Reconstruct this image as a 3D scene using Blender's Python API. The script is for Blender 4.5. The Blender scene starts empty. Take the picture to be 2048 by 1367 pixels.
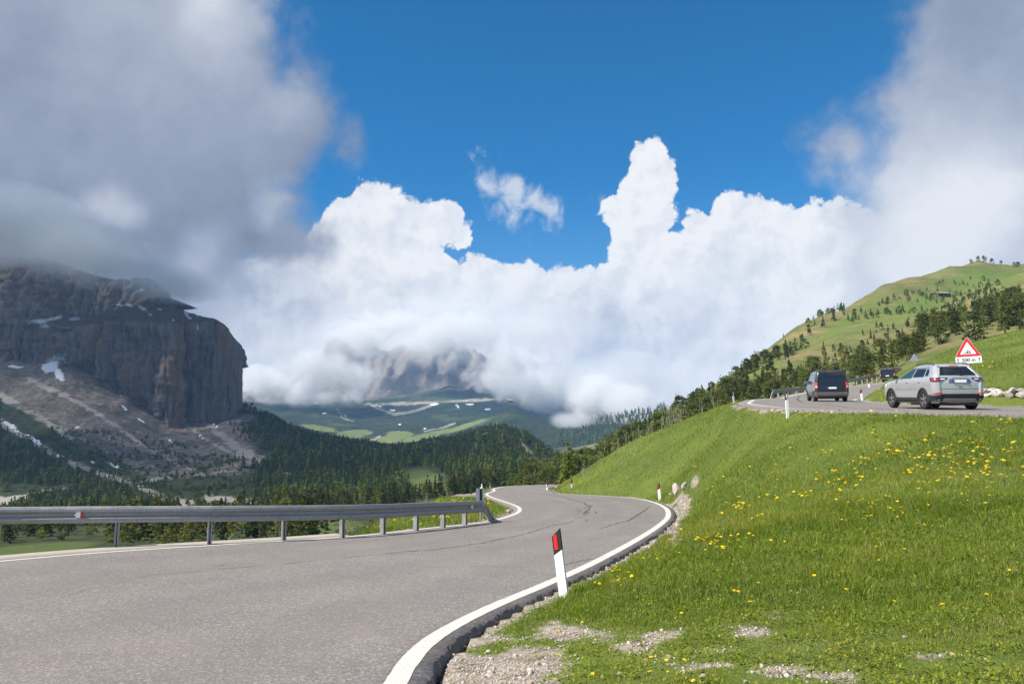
import bpy, bmesh, math, random
import numpy as np
from mathutils import Vector, Matrix, Euler

scene = bpy.context.scene
COL = scene.collection
random.seed(7)
rng = np.random.default_rng(7)
R = math.radians

# ------------------------------------------------------------------ camera
EYE = 1.55                      # eye above the lower road
FPX, CX, CY, HORIZON = 1607.0, 1024.0, 683.5, 900.0
PITCH = math.atan((HORIZON - CY) / FPX)
cam_d = bpy.data.cameras.new('camera')
cam_d.sensor_width = 36.0
cam_d.lens = 36.0 * FPX / 2048.0
cam_d.clip_start = 0.1
cam_d.clip_end = 60000.0
cam = bpy.data.objects.new('camera', cam_d)
COL.objects.link(cam)
cam.location = (0, 0, EYE)
cam.rotation_euler = (math.pi / 2 + PITCH, 0, 0)
scene.camera = cam

# ------------------------------------------------------------------ render
scene.render.engine = 'CYCLES'
cy = scene.cycles
cy.max_bounces = 10
cy.diffuse_bounces = 3
cy.glossy_bounces = 3
cy.transmission_bounces = 4
cy.transparent_max_bounces = 8
cy.volume_bounces = 5
cy.use_denoising = True
cy.caustics_reflective = False
cy.caustics_refractive = False
scene.view_settings.view_transform = 'Standard'
scene.view_settings.look = 'None'
scene.view_settings.exposure = 0.72
scene.view_settings.gamma = 1.0

# ------------------------------------------------------------------ sun
SUN_DIR = Vector((-0.78, -0.36, 0.0)).normalized()
SUN_EL = R(47)
SUN_VEC = Vector((SUN_DIR.x * math.cos(SUN_EL), SUN_DIR.y * math.cos(SUN_EL), math.sin(SUN_EL)))
sun_d = bpy.data.lights.new('sun', 'SUN')
sun_d.energy = 4.9
sun_d.angle = R(0.5)
sun_d.color = (1.0, 0.935, 0.83)
sun = bpy.data.objects.new('sun', sun_d)
COL.objects.link(sun)
sun.rotation_euler = (-SUN_VEC).to_track_quat('-Z', 'Y').to_euler()

# ------------------------------------------------------------------ geometry of view -> world
CP, SP = math.cos(PITCH), math.sin(PITCH)
def ray(px, py):
    u = (np.asarray(px, float) - CX) / FPX
    v = (CY - np.asarray(py, float)) / FPX
    return u, CP - v * SP, SP + v * CP
def P(px, py, Y):
    x, y, z = ray(px, py)
    s = np.asarray(Y, float) / y
    return np.stack(np.broadcast_arrays(x * s, y * s, EYE + z * s), -1)
def PV(px, py, Y):
    return Vector([float(a) for a in P(px, py, Y)])
def direction(px, py):
    x, y, z = ray(px, py)
    return Vector((float(x), float(y), float(z))).normalized()
def project(p):
    """world -> photograph pixel (for laying out masks on terrain)"""
    p = np.asarray(p, float)
    x, y, z = p[..., 0], p[..., 1], p[..., 2] - EYE
    d = np.maximum(y * CP + z * SP, 1e-3)
    return CX + FPX * x / d, CY - FPX * (z * CP - y * SP) / d
LOW_SLOPE = -0.0193
def G(px, py):
    """point of the lower road plane z = LOW_SLOPE*y"""
    x, y, z = ray(px, py)
    s = -EYE / (z - LOW_SLOPE * y)
    return np.stack([x * s, y * s, EYE + z * s], -1)
def z_up(y):
    y = np.asarray(y, float)
    return 0.86 + 0.074 * y + np.maximum(0, y - 70) * 0.05

# ------------------------------------------------------------------ node helper
class NT:
    def __init__(s, tree):
        s.t = tree; s.n = tree.nodes; s.l = tree.links
    def node(s, typ, **kw):
        nd = s.n.new(typ)
        for k, v in kw.items():
            setattr(nd, k, v)
        return nd
    def put(s, sock, v):
        if isinstance(v, bpy.types.NodeSocket):
            s.l.new(v, sock)
        elif v is not None:
            if hasattr(sock, 'default_value'):
                try:
                    sock.default_value = v
                except Exception:
                    sock.default_value = (v[0], v[1], v[2], 1.0) if hasattr(v, '__len__') else (v, v, v)
    def math(s, op, a, b=None, c=None, clamp=False):
        nd = s.node('ShaderNodeMath', operation=op, use_clamp=clamp)
        s.put(nd.inputs[0], a)
        if b is not None: s.put(nd.inputs[1], b)
        if c is not None: s.put(nd.inputs[2], c)
        return nd.outputs[0]
    def vmath(s, op, a, b=None, scale=None):
        nd = s.node('ShaderNodeVectorMath', operation=op)
        s.put(nd.inputs[0], a)
        if b is not None: s.put(nd.inputs[1], b)
        if scale is not None: s.put(nd.inputs['Scale'], scale)
        return nd.outputs['Value'] if op in ('DISTANCE', 'LENGTH', 'DOT_PRODUCT') else nd.outputs['Vector']
    def noise(s, vec, scale, detail=3.0, rough=0.5, dist=0.0, color=False, lac=2.0):
        nd = s.node('ShaderNodeTexNoise')
        s.put(nd.inputs['Vector'], vec)
        nd.inputs['Scale'].default_value = scale
        nd.inputs['Detail'].default_value = detail
        nd.inputs['Roughness'].default_value = rough
        nd.inputs['Distortion'].default_value = dist
        nd.inputs['Lacunarity'].default_value = lac
        return nd.outputs['Color'] if color else nd.outputs[0]
    def voronoi(s, vec, scale, feature='F1', detail=0.0, rough=0.5, out='Distance', rand=1.0):
        nd = s.node('ShaderNodeTexVoronoi', feature=feature)
        s.put(nd.inputs['Vector'], vec)
        nd.inputs['Scale'].default_value = scale
        nd.inputs['Randomness'].default_value = rand
        if 'Detail' in nd.inputs:
            nd.inputs['Detail'].default_value = detail
            nd.inputs['Roughness'].default_value = rough
        return nd.outputs[out]
    def step(s, v, a, b, lo=0.0, hi=1.0, smooth=True):
        nd = s.node('ShaderNodeMapRange')
        nd.interpolation_type = 'SMOOTHSTEP' if smooth else 'LINEAR'
        s.put(nd.inputs[0], v)
        for i, q in enumerate((a, b, lo, hi)):
            s.put(nd.inputs[i + 1], q)
        return nd.outputs[0]
    def mix(s, f, a, b, blend='MIX'):
        nd = s.node('ShaderNodeMix', data_type='RGBA', blend_type=blend)
        s.put(nd.inputs['Factor'], f)
        for i, q in ((6, a), (7, b)):
            if isinstance(q, bpy.types.NodeSocket): s.l.new(q, nd.inputs[i])
            else: nd.inputs[i].default_value = (q[0], q[1], q[2], 1.0)
        return nd.outputs[2]
    def ramp(s, v, stops, interp='LINEAR'):
        nd = s.node('ShaderNodeValToRGB')
        s.put(nd.inputs[0], v)
        cr = nd.color_ramp
        cr.interpolation = interp
        while len(cr.elements) < len(stops): cr.elements.new(0.5)
        for e, (p, c) in zip(cr.elements, stops):
            e.position = p
            e.color = (c[0], c[1], c[2], 1.0)
        return nd.outputs[0]
    def attr(s, name):
        nd = s.node('ShaderNodeAttribute', attribute_name=name)
        return nd
    def mapping(s, vec, scale=(1, 1, 1), loc=(0, 0, 0), rot=(0, 0, 0)):
        nd = s.node('ShaderNodeMapping')
        s.put(nd.inputs['Vector'], vec)
        nd.inputs['Scale'].default_value = scale
        nd.inputs['Location'].default_value = loc
        nd.inputs['Rotation'].default_value = rot
        return nd.outputs[0]

# ------------------------------------------------------------------ world: sky and far clouds
world = bpy.data.worlds.new('World')
scene.world = world
world.use_nodes = True
def build_world():
    w = NT(world.node_tree)
    w.n.clear()
    out = w.node('ShaderNodeOutputWorld')
    tc = w.node('ShaderNodeTexCoord')
    d = w.vmath('NORMALIZE', tc.outputs['Generated'])
    sky = w.node('ShaderNodeTexSky', sky_type='NISHITA')
    sky.sun_disc = False
    sky.sun_elevation = SUN_EL
    sky.sun_rotation = math.atan2(SUN_DIR.x, SUN_DIR.y)
    sky.altitude = 2000
    sky.air_density = 1.0
    sky.dust_density = 0.3
    sky.ozone_density = 2.0
    sky_c = w.mix(1.0, sky.outputs[0], SKY_TINT, 'MULTIPLY')
    sx = w.node('ShaderNodeSeparateXYZ'); w.put(sx.inputs[0], d)
    dx, dy, dz = sx.outputs

    def field(blobs, vec, smooth=0.0):
        F = None
        for px, py, r in blobs:
            c = direction(px, py)
            dist = w.vmath('DISTANCE', vec, (c.x, c.y, c.z))
            f = w.math('SUBTRACT', r / FPX, dist)
            if F is None: F = f
            elif smooth: F = w.math('SMOOTH_MAX', F, f, smooth)
            else: F = w.math('MAXIMUM', F, f)
        return F
    def glow(spots, vec):
        tot = None
        for px, py, r, a in spots:
            c = direction(px, py)
            dist = w.vmath('DISTANCE', vec, (c.x, c.y, c.z))
            g = w.step(dist, 0.0, r / FPX, a, 0.0)
            tot = g if tot is None else w.math('ADD', tot, g)
        return tot

    warp_s = w.vmath('SCALE', w.vmath('SUBTRACT', w.noise(d, 14, 2, 0.5, color=True), (0.5, 0.5, 0.5)), scale=0.030)
    d1 = w.vmath('ADD', d, warp_s)
    warp_b = w.vmath('SCALE', w.vmath('SUBTRACT', w.noise(d, 6, 4, 0.6, color=True), (0.5, 0.5, 0.5)), scale=0.11)
    d2 = w.vmath('ADD', d, warp_b)

    # --- white cumulus, cauliflower edge from fractal cells
    F = field(CUMULUS, d1, 0.008)
    def puffs(vec):
        big = w.voronoi(vec, 30, 'SMOOTH_F1', 0.0)
        small = w.voronoi(vec, 78, 'F1', 2.0, 0.55)
        return w.math('ADD', w.math('MULTIPLY', big, -0.024), w.math('MULTIPLY', small, -0.0082))
    pf = puffs(d1)
    Fw = w.math('ADD', w.math('ADD', F, pf), 0.0165)
    Fw = w.math('ADD', Fw, w.math('MULTIPLY_ADD', w.noise(d, 130, 4, 0.6), 0.0026, -0.0013))
    m_w = w.step(Fw, -0.0020, 0.0034)
    # light from the left and above inside the cumulus
    off = w.vmath('ADD', d1, (-0.010, 0.0, 0.012))
    pf2 = puffs(off)
    rel = w.math('SUBTRACT', pf, pf2)
    lit = w.step(rel, -0.012, 0.010, 0.0, 1.0)
    depth = w.step(Fw, 0.0, 0.10)
    base_n = w.noise(d2, 7, 5, 0.55)
    shade = w.math('ADD', w.math('MULTIPLY', w.math('SUBTRACT', lit, 0.5), w.step(depth, 0.0, 0.7, 0.20, 0.16)),
                   w.math('MULTIPLY', w.math('SUBTRACT', base_n, 0.5), w.step(depth, 0.0, 0.35, 0.25, 0.95)))
    low = w.step(dz, 0.02, 0.20, -0.03, 0.05)
    tone_w = w.math('ADD', w.math('ADD', shade, 0.875), low)
    tone_w = w.math('ADD', tone_w, glow(CUM_SPOTS, d2))
    tone_w = w.math('MINIMUM', tone_w, 1.0)
    col_w = w.ramp(tone_w, [(0.0, (0.20, 0.23, 0.30)), (0.45, (0.42, 0.47, 0.57)), (0.72, (0.68, 0.72, 0.80)), (1.0, (0.955, 0.955, 0.965))])
    # --- small torn wisps in the blue
    Fs = field(WISPS, d2, 0.01)
    Fs = w.math('ADD', Fs, w.math('MULTIPLY_ADD', w.noise(d, 36, 6, 0.62, 0.6), 0.075, -0.040))
    m_s = w.step(Fs, -0.006, 0.026, 0.0, 0.85)
    # --- low grey cloud banks left and right, soft
    Fg = field(GREY, d2, 0.03)
    gn = w.noise(d1, 14, 7, 0.56, 0.2)
    Fg = w.math('ADD', Fg, w.math('MULTIPLY_ADD', gn, 0.10, -0.05))
    m_g = w.step(Fg, -0.014, 0.036)
    inner = w.step(Fg, 0.0, 0.14)
    gl = w.noise(d2, 5.0, 7, 0.58)
    tone_g = w.math('ADD', w.math('MULTIPLY', w.math('SUBTRACT', gl, 0.5), 0.45), 0.52)
    tone_g = w.math('ADD', tone_g, w.math('MULTIPLY', w.math('SUBTRACT', gn, 0.5), 0.20))
    tone_g = w.math('ADD', tone_g, glow(GREY_SPOTS, d2))
    tone_g = w.math('SUBTRACT', tone_g, w.math('MULTIPLY', w.math('SUBTRACT', 1.0, inner), 0.02))
    col_g = w.ramp(tone_g, [(0.0, (0.055, 0.060, 0.078)), (0.35, (0.185, 0.21, 0.275)), (0.55, (0.315, 0.365, 0.475)), (0.8, (0.55, 0.59, 0.68)), (1.0, (0.86, 0.87, 0.90))])

    c = w.mix(m_s, sky_c, (0.72, 0.76, 0.83))
    hz = w.step(dz, -0.02, 0.34, 0.55, 0.0)
    c = w.mix(hz, c, (0.42, 0.60, 0.80))
    c = w.mix(m_w, c, col_w)
    # behind and beside the camera: broken cloud with blue between
    back = w.step(dy, 0.55, 0.75, 1.0, 0.0)
    bc = w.math('MULTIPLY', w.step(w.noise(d, 2.2, 6, 0.55), 0.44, 0.60), back)
    c = w.mix(bc, c, (0.55, 0.57, 0.62))
    c = w.mix(m_g, c, col_g)
    # under the horizon: the meadow-grey of distant ground
    c = w.mix(w.step(dz, -0.10, -0.02, 1.0, 0.0), c, (0.10, 0.12, 0.09))
    bg = w.node('ShaderNodeBackground')
    w.put(bg.inputs[0], c)
    bg.inputs[1].default_value = 0.61
    w.l.new(bg.outputs[0], out.inputs[0])
SKY_STRENGTH = 0.15            # brightness of the physical sky inside the world shader
SKY_TINT = (0.045 * SKY_STRENGTH, 0.66 * SKY_STRENGTH, 0.98 * SKY_STRENGTH)
CUMULUS = [(755,412,52),(700,450,55),(840,455,58),(892,448,45),(915,472,28),(770,520,115),(880,570,60),(660,520,70),
           (960,545,42),(920,575,55),(1010,575,55),(1060,562,46),(1120,568,52),(1180,572,50),(1235,590,60),
           (1292,312,36),(1300,355,56),(1325,372,38),(1268,372,34),(1245,425,48),(1300,432,60),(1275,500,60),
           (1400,455,42),(1465,445,54),(1510,432,45),(1545,450,50),(1600,455,48),(1660,455,45),(1710,470,60),
           (1000,740,185),(1200,740,200),(1450,650,190),(1650,630,190),(700,700,190),(540,760,200),(1350,830,170),
           (590,610,120),(480,660,140),(1340,520,60),(1850,650,220),(2100,600,250),(250,700,250),(0,700,250)]
CUM_SPOTS = [(560,630,140,-0.34),(650,650,90,-0.26),(480,560,110,-0.24),(1160,650,140,-0.20),(1380,650,100,-0.14),(1000,600,70,-0.12),(780,560,80,-0.10),(1500,560,90,-0.08),(1750,520,160,-0.08),
             (860,700,160,-0.10),(1230,800,140,-0.04),(500,690,90,0.12),(1320,620,60,-0.10)]
WISPS = [(985,372,42),(1022,395,50),(955,340,22),(1065,402,38),(1098,415,28),(1005,400,40),(1195,405,10)]
GREY = [(60,200,430),(420,100,165),(505,50,70),(560,240,110),(625,250,60),(580,330,60),(722,268,26),(690,290,20),(500,430,120),(300,450,230),
        (585,470,75),(80,560,210),(590,400,40),(610,170,45),(330,620,150),(470,580,80),(-400,300,500),
        (2080,20,150),(2160,110,205),(1945,300,188),(1695,305,60),(1780,200,62),(1975,475,240),(2170,400,320),(1868,425,105),(2440,120,440)]
GREY_SPOTS = [(40,560,240,-0.28),(450,10,150,0.30),(225,405,75,0.30),(330,480,120,-0.05),(590,210,90,0.10),(400,490,70,0.16),(560,400,70,0.18),
              (540,470,80,-0.12),(200,200,480,0.05),(1860,300,300,0.24),(1830,560,330,0.40),(2050,450,300,0.12),(1900,60,160,-0.10),(1690,310,70,0.02),(2000,420,120,0.05),(380,560,80,0.10),
              (470,640,120,0.22),(330,120,200,0.06)]
build_world()
world.cycles.sampling_method = 'MANUAL'
world.cycles.sample_map_resolution = 512
# ------------------------------------------------------------------ numeric helpers
_perm = rng.permutation(512)
_perm = np.concatenate([_perm, _perm, _perm])
_grad = rng.normal(size=(512, 3)); _grad /= np.linalg.norm(_grad, axis=1, keepdims=True)
def perlin(x, y, z=0.0):
    x, y, z = np.broadcast_arrays(np.asarray(x, float), np.asarray(y, float), np.asarray(z, float))
    xi, yi, zi = np.floor(x).astype(int), np.floor(y).astype(int), np.floor(z).astype(int)
    xf, yf, zf = x - xi, y - yi, z - zi
    u, v, w_ = (t * t * t * (t * (t * 6 - 15) + 10) for t in (xf, yf, zf))
    def g(i, j, k):
        h = _perm[(_perm[(_perm[(xi + i) % 512] + yi + j) % 512] + zi + k) % 512]
        q = _grad[h]
        return q[..., 0] * (xf - i) + q[..., 1] * (yf - j) + q[..., 2] * (zf - k)
    def lp(a, b, t): return a + (b - a) * t
    return lp(lp(lp(g(0,0,0), g(1,0,0), u), lp(g(0,1,0), g(1,1,0), u), v),
              lp(lp(g(0,0,1), g(1,0,1), u), lp(g(0,1,1), g(1,1,1), u), v), w_) * 1.5
def fbm(x, y, z=0.0, octv=4, gain=0.5, lac=2.03):
    a, s, f = 1.0, 0.0, 1.0
    for i in range(octv):
        s = s + a * perlin(np.asarray(x) * f + 17.3 * i, np.asarray(y) * f - 9.1 * i, np.asarray(z) * f + 3.7 * i)
        a *= gain; f *= lac
    return s
def sstep(a, b, v):
    t = np.clip((np.asarray(v, float) - a) / (b - a), 0, 1)
    return t * t * (3 - 2 * t)
class RBF:
    def __init__(s, pts, val, smooth=0.0):
        s.p = np.asarray(pts, float); v = np.asarray(val, float); n = len(s.p)
        K = np.linalg.norm(s.p[:, None] - s.p[None], axis=2)
        A = np.zeros((n + 3, n + 3))
        A[:n, :n] = K - smooth * np.eye(n)
        A[:n, n] = 1; A[:n, n+1:] = s.p; A[n, :n] = 1; A[n+1:, :n] = s.p.T
        s.w = np.linalg.solve(A, np.concatenate([v, np.zeros(3)]))
    def __call__(s, q):
        q = np.asarray(q, float); sh = q.shape[:-1]; q = q.reshape(-1, 2)
        out = np.empty(len(q)); n = len(s.p)
        for i in range(0, len(q), 20000):
            b = q[i:i+20000]
            K = np.linalg.norm(b[:, None] - s.p[None], axis=2)
            out[i:i+20000] = K @ s.w[:n] + s.w[n] + b @ s.w[n+1:]
        return out.reshape(sh)
def spline(pts, n=8, closed=False):
    """Catmull-Rom through points"""
    p = np.asarray(pts, float)
    a = np.vstack([2*p[0]-p[1], p, 2*p[-1]-p[-2]])
    out = []
    for i in range(1, len(a) - 2):
        for t in np.linspace(0, 1, n, endpoint=False):
            p0, p1, p2, p3 = a[i-1], a[i], a[i+1], a[i+2]
            out.append(0.5*((2*p1) + (-p0+p2)*t + (2*p0-5*p1+4*p2-p3)*t*t + (-p0+3*p1-3*p2+p3)*t**3))
    out.append(p[-1])
    return np.array(out)
def resample(p, n):
    p = np.asarray(p, float)
    s = np.concatenate([[0], np.cumsum(np.linalg.norm(np.diff(p, axis=0), axis=1))])
    t = np.linspace(0, s[-1], n)
    return np.stack([np.interp(t, s, p[:, k]) for k in range(p.shape[1])], -1)
def offset_line(p, d):
    """offset a plan polyline to its right by d"""
    t = np.gradient(p[:, :2], axis=0); t /= np.linalg.norm(t, axis=1, keepdims=True) + 1e-9
    q = p.copy(); q[:, 0] += t[:, 1] * d; q[:, 1] -= t[:, 0] * d
    return q
def seg_dist(q, line):
    """distance of points q (N,2) to a polyline"""
    q = np.asarray(q, float); best = np.full(len(q), 1e18)
    for a, b in zip(line[:-1], line[1:]):
        ab = b - a; L = ab @ ab + 1e-12
        t = np.clip(((q - a) @ ab) / L, 0, 1)
        d = q - (a + t[:, None] * ab)
        best = np.minimum(best, (d * d).sum(1))
    return np.sqrt(best)
def inside(q, poly):
    q = np.asarray(q, float); x, y = q[:, 0], q[:, 1]
    c = np.zeros(len(q), bool); n = len(poly)
    for i in range(n):
        x1, y1 = poly[i]; x2, y2 = poly[i-1]
        k = ((y1 > y) != (y2 > y)) & (x < (x2-x1) * (y-y1) / (y2-y1 + 1e-12) + x1)
        c ^= k
    return c

# ------------------------------------------------------------------ mesh helpers
def mesh_obj(name, verts, faces, mat=None, parent=None, smooth=False, attrs=None, mats=None, midx=None, loc=None):
    """faces: (N,k) int array or list of tuples"""
    verts = np.asarray(verts, np.float32).reshape(-1, 3)
    me = bpy.data.meshes.new(name)
    if isinstance(faces, np.ndarray):
        nf, k = faces.shape
        me.vertices.add(len(verts)); me.vertices.foreach_set('co', verts.ravel())
        me.loops.add(nf * k); me.loops.foreach_set('vertex_index', faces.astype(np.int32).ravel())
        me.polygons.add(nf)
        me.polygons.foreach_set('loop_start', np.arange(0, nf * k, k, dtype=np.int32))
        me.polygons.foreach_set('loop_total', np.full(nf, k, np.int32))
        me.update(calc_edges=True)
    else:
        me.from_pydata([tuple(map(float, v)) for v in verts], [], faces)
        me.update()
    if attrs:
        for an, (dom, arr) in attrs.items():
            arr = np.asarray(arr, np.float32)
            if arr.ndim == 1:
                at = me.attributes.new(an, 'FLOAT', dom); at.data.foreach_set('value', arr)
            else:
                at = me.attributes.new(an, 'FLOAT_VECTOR', dom); at.data.foreach_set('vector', arr.ravel())
    if mats:
        for m in mats: me.materials.append(m)
        if midx is not None: me.polygons.foreach_set('material_index', np.asarray(midx, np.int32))
    elif mat: me.materials.append(mat)
    if smooth: me.polygons.foreach_set('use_smooth', np.ones(len(me.polygons), bool))
    o = bpy.data.objects.new(name, me)
    COL.objects.link(o)
    if parent: o.parent = parent
    if loc is not None: o.location = loc
    return o
def grid_faces(nu, nv, closed_u=False):
    i = np.arange(nu - (0 if closed_u else 1))[:, None]; j = np.arange(nv - 1)[None]
    i2 = (i + 1) % nu
    return np.stack([i*nv+j, i2*nv+j, i2*nv+j+1, i*nv+j+1], -1).reshape(-1, 4)
class MB:
    """collects pieces of ONE part"""
    def __init__(s): s.v = []; s.f = []
    def add(s, v, f):
        b = len(s.v); s.v += [tuple(map(float, q)) for q in v]; s.f += [tuple(int(i) + b for i in q) for q in f]
        return s
    def box(s, c, d, rot=None, taper=1.0):
        x, y, z = d[0]/2, d[1]/2, d[2]/2
        vs = [Vector((sx*x*(taper if sz > 0 else 1), sy*y*(taper if sz > 0 else 1), sz*z)) for sz in (-1, 1) for sx, sy in ((-1,-1),(1,-1),(1,1),(-1,1))]
        if rot is not None: vs = [rot @ v for v in vs]
        c = Vector(c)
        return s.add([v + c for v in vs], [(3,2,1,0),(4,5,6,7),(0,1,5,4),(1,2,6,5),(2,3,7,6),(3,0,4,7)])
    def tube(s, pts, r, n=8, cap=True):
        pts = [Vector(p) for p in pts]
        rs = r if hasattr(r, '__len__') else [r] * len(pts)
        rings = []
        for i, p in enumerate(pts):
            t = (pts[min(i+1, len(pts)-1)] - pts[max(i-1, 0)]).normalized()
            a = t.orthogonal().normalized() if i == 0 else (a0 - t * a0.dot(t)).normalized()
            a0 = a; b = t.cross(a)
            rings.append([p + (a*math.cos(2*math.pi*k/n) + b*math.sin(2*math.pi*k/n)) * rs[i] for k in range(n)])
        v = [q for rg in rings for q in rg]
        f = [(i*n+k, i*n+(k+1) % n, (i+1)*n+(k+1) % n, (i+1)*n+k) for i in range(len(pts)-1) for k in range(n)]
        if cap: f += [tuple(reversed(range(n))), tuple(range((len(pts)-1)*n, len(pts)*n))]
        return s.add(v, f)
    def prism(s, poly, axis_vec, origin=(0,0,0), ux=(1,0,0), uy=(0,1,0)):
        o = Vector(origin); ux = Vector(ux); uy = Vector(uy); a = Vector(axis_vec); n = len(poly)
        v = [o + ux*p[0] + uy*p[1] for p in poly] + [o + ux*p[0] + uy*p[1] + a for p in poly]
        f = [tuple(reversed(range(n))), tuple(range(n, 2*n))] + [(i, (i+1) % n, n+(i+1) % n, n+i) for i in range(n)]
        return s.add(v, f)
    def loft(s, rings, cap=True):
        n = len(rings[0]); v = [q for rg in rings for q in rg]
        f = [(i*n+k, i*n+(k+1) % n, (i+1)*n+(k+1) % n, (i+1)*n+k) for i in range(len(rings)-1) for k in range(n)]
        if cap: f += [tuple(reversed(range(n))), tuple(range((len(rings)-1)*n, len(rings)*n))]
        return s.add(v, f)
    def build(s, name, mat, parent=None, bevel=0.0, smooth=False, loc=None):
        o = mesh_obj(name, s.v, s.f, mat, parent, smooth)
        if loc is not None: o.location = loc
        bm = bmesh.new(); bm.from_mesh(o.data); bmesh.ops.recalc_face_normals(bm, faces=bm.faces)
        bm.to_mesh(o.data); bm.free()
        if bevel:
            m = o.modifiers.new('bevel', 'BEVEL'); m.width = bevel; m.segments = 2; m.limit_method = 'ANGLE'; m.angle_limit = R(35)
        return o
def thing(name, label, cat, loc=(0,0,0), rotz=0.0, group=None, rot=None):
    o = bpy.data.objects.new(name, None); COL.objects.link(o)
    o.location = loc; o.rotation_euler = rot if rot is not None else (0, 0, rotz)
    o.empty_display_size = 0.2
    return tag(o, label, cat, group)
def tag(o, label, cat, group=None):
    o['label'] = label; o['category'] = cat
    if group: o['group'] = group
    return o
def structure(o): o['kind'] = 'structure'; return o
def stuff(o, label=None, cat=None):
    o['kind'] = 'stuff'
    if label: o['label'] = label; o['category'] = cat
    return o
def copy_tree(o, parent=None):
    c = o.copy(); COL.objects.link(c)
    if parent is not None: c.parent = parent
    for ch in list(o.children): copy_tree(ch, c)
    return c

# ------------------------------------------------------------------ materials
def new_mat(name):
    m = bpy.data.materials.new(name); m.use_nodes = True
    t = NT(m.node_tree); t.n.clear()
    t.out = t.node('ShaderNodeOutputMaterial')
    return m, t
def principled(t, color, rough=0.6, metal=0.0, spec=0.3, normal=None, **kw):
    b = t.node('ShaderNodeBsdfPrincipled')
    if isinstance(color, bpy.types.NodeSocket): t.l.new(color, b.inputs['Base Color'])
    else: b.inputs['Base Color'].default_value = (*color, 1.0)
    t.put(b.inputs['Roughness'], rough); t.put(b.inputs['Metallic'], metal); t.put(b.inputs['Specular IOR Level'], spec)
    if normal is not None: t.l.new(normal, b.inputs['Normal'])
    for k, v in kw.items(): t.put(b.inputs[k.replace('_', ' ')], v)
    return b
def bump(t, h, dist=0.02, strength=0.6):
    nd = t.node('ShaderNodeBump'); nd.inputs['Distance'].default_value = dist; nd.inputs['Strength'].default_value = strength
    t.l.new(h, nd.inputs['Height']); return nd.outputs[0]
_simple = {}
def simple(name, color, rough=0.5, metal=0.0, spec=0.4, var=0.12, scale=6.0, coat=0.0, bump_d=0.0):
    """plain material with slight wear variation"""
    if name in _simple: return _simple[name]
    m, t = new_mat(name)
    tc = t.node('ShaderNodeTexCoord')
    n = t.noise(tc.outputs['Object'], scale, 5, 0.6)
    dark = tuple(c * (1 - var) for c in color); light = tuple(min(1, c * (1 + var)) for c in color)
    c = t.mix(n, dark, light)
    r = t.step(n, 0.3, 0.7, max(0.02, rough - 0.06), min(1, rough + 0.06))
    nm = bump(t, t.noise(tc.outputs['Object'], scale * 8, 3), bump_d, 0.5) if bump_d else None
    b = principled(t, c, r, metal, spec, nm)
    if coat: b.inputs['Coat Weight'].default_value = coat; b.inputs['Coat Roughness'].default_value = 0.05
    t.l.new(b.outputs[0], t.out.inputs[0])
    _simple[name] = m
    return m
# ================================================================== ROADS (plan lines)
R_PIX = [(813,1367),(848,1311),(903,1264),(1000,1213),(1100,1170),(1200,1124),(1290,1074),(1330,1046),(1342,1030),(1335,1015),(1308,1003),(1268,995.5),(1200,990.5),(1112,986)]
L_PIX = [(0,1121),(200,1104),(400,1091),(690,1072.5),(850,1056),(960,1044),(1010,1033),(1034,1022),(1030,1012),(1002,1001.5),(978,993),(971,987)]
low_r = np.vstack([[(-2.4,-14),(-1.5,-7),(-0.98,0),(-0.84,3.2)], [G(*p)[:2] for p in R_PIX], [(2.5,48),(2.35,53),(2.4,58),(4.5,64),(11,70),(22,74)]])
low_l = np.vstack([[(-13.5,-14),(-13.4,-7),(-13.2,0),(-12.3,6),(-10.7,10.4)], [G(*p)[:2] for p in L_PIX], [(-1.2,51),(-1.2,58.5),(0.6,66),(7,74),(14,78),(21,80)]])
low_r = resample(spline(low_r, 10), 260)
low_l = resample(spline(low_l, 10), 260)
up_l = resample(spline(np.array([(75,25.5),(45,24.2),(30,23.6),(22,23.2),(16,23.2),(12.2,24.8),(10.7,28.5),(10.6,33),(12,41),(14.8,50),(17.5,58),(21.8,67),(27,76),(34.5,87),(43,97),(54,109),(70,123)], float), 10), 240)
up_r = resample(spline(np.array([(75,34),(45,32.4),(30,32.6),(23.5,33.2),(20.6,35.2),(19.6,38.4),(20,43),(22,50),(25.5,59.5),(31.5,69),(39.5,79.5),(48,90),(58.5,101),(74,114)], float), 10), 240)
def pair_up(a, b):
    """re-parametrise b so that a[i]-b[i] run across the road"""
    out = []; j = 0
    for i, p in enumerate(a):
        lo, hi = max(0, int(j) - 2), min(len(b), int(j) + max(14, len(b)//18))
        k = lo + int(np.argmin(((b[lo:hi] - p) ** 2).sum(1)))
        j = max(j, k); out.append(j)
    out = np.array(out, float)
    ker = np.ones(15) / 15
    out = np.convolve(np.pad(out, 7, mode='edge'), ker, 'valid')
    out[0], out[-1] = 0, len(b) - 1
    x = np.arange(len(b))
    return np.stack([np.interp(out, x, b[:, k]) for k in (0, 1)], -1)
low_r2 = offset_line(low_r, 0.13)
low_rf = resample(low_r, 1500)
low_r2f = offset_line(low_rf, 0.13)
_e = fbm(low_r2f[:, 0]*1.9, low_r2f[:, 1]*1.9, 0.0, 2)*0.05 + fbm(low_r2f[:, 0]*9, low_r2f[:, 1]*9, 4.0, 3)*0.032
_t = np.gradient(low_rf, axis=0); _t /= np.linalg.norm(_t, axis=1, keepdims=True)
low_r2f = low_r2f + np.stack([_t[:, 1], -_t[:, 0]], -1) * _e[:, None]
low_l2 = offset_line(low_l, -0.14)
up_l2 = offset_line(up_l, -0.45)
up_r2 = offset_line(up_r, 0.15)
low_poly = np.vstack([low_l2, low_r2[::-1]])
up_poly = np.vstack([up_l2, up_r2[::-1]])
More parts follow.
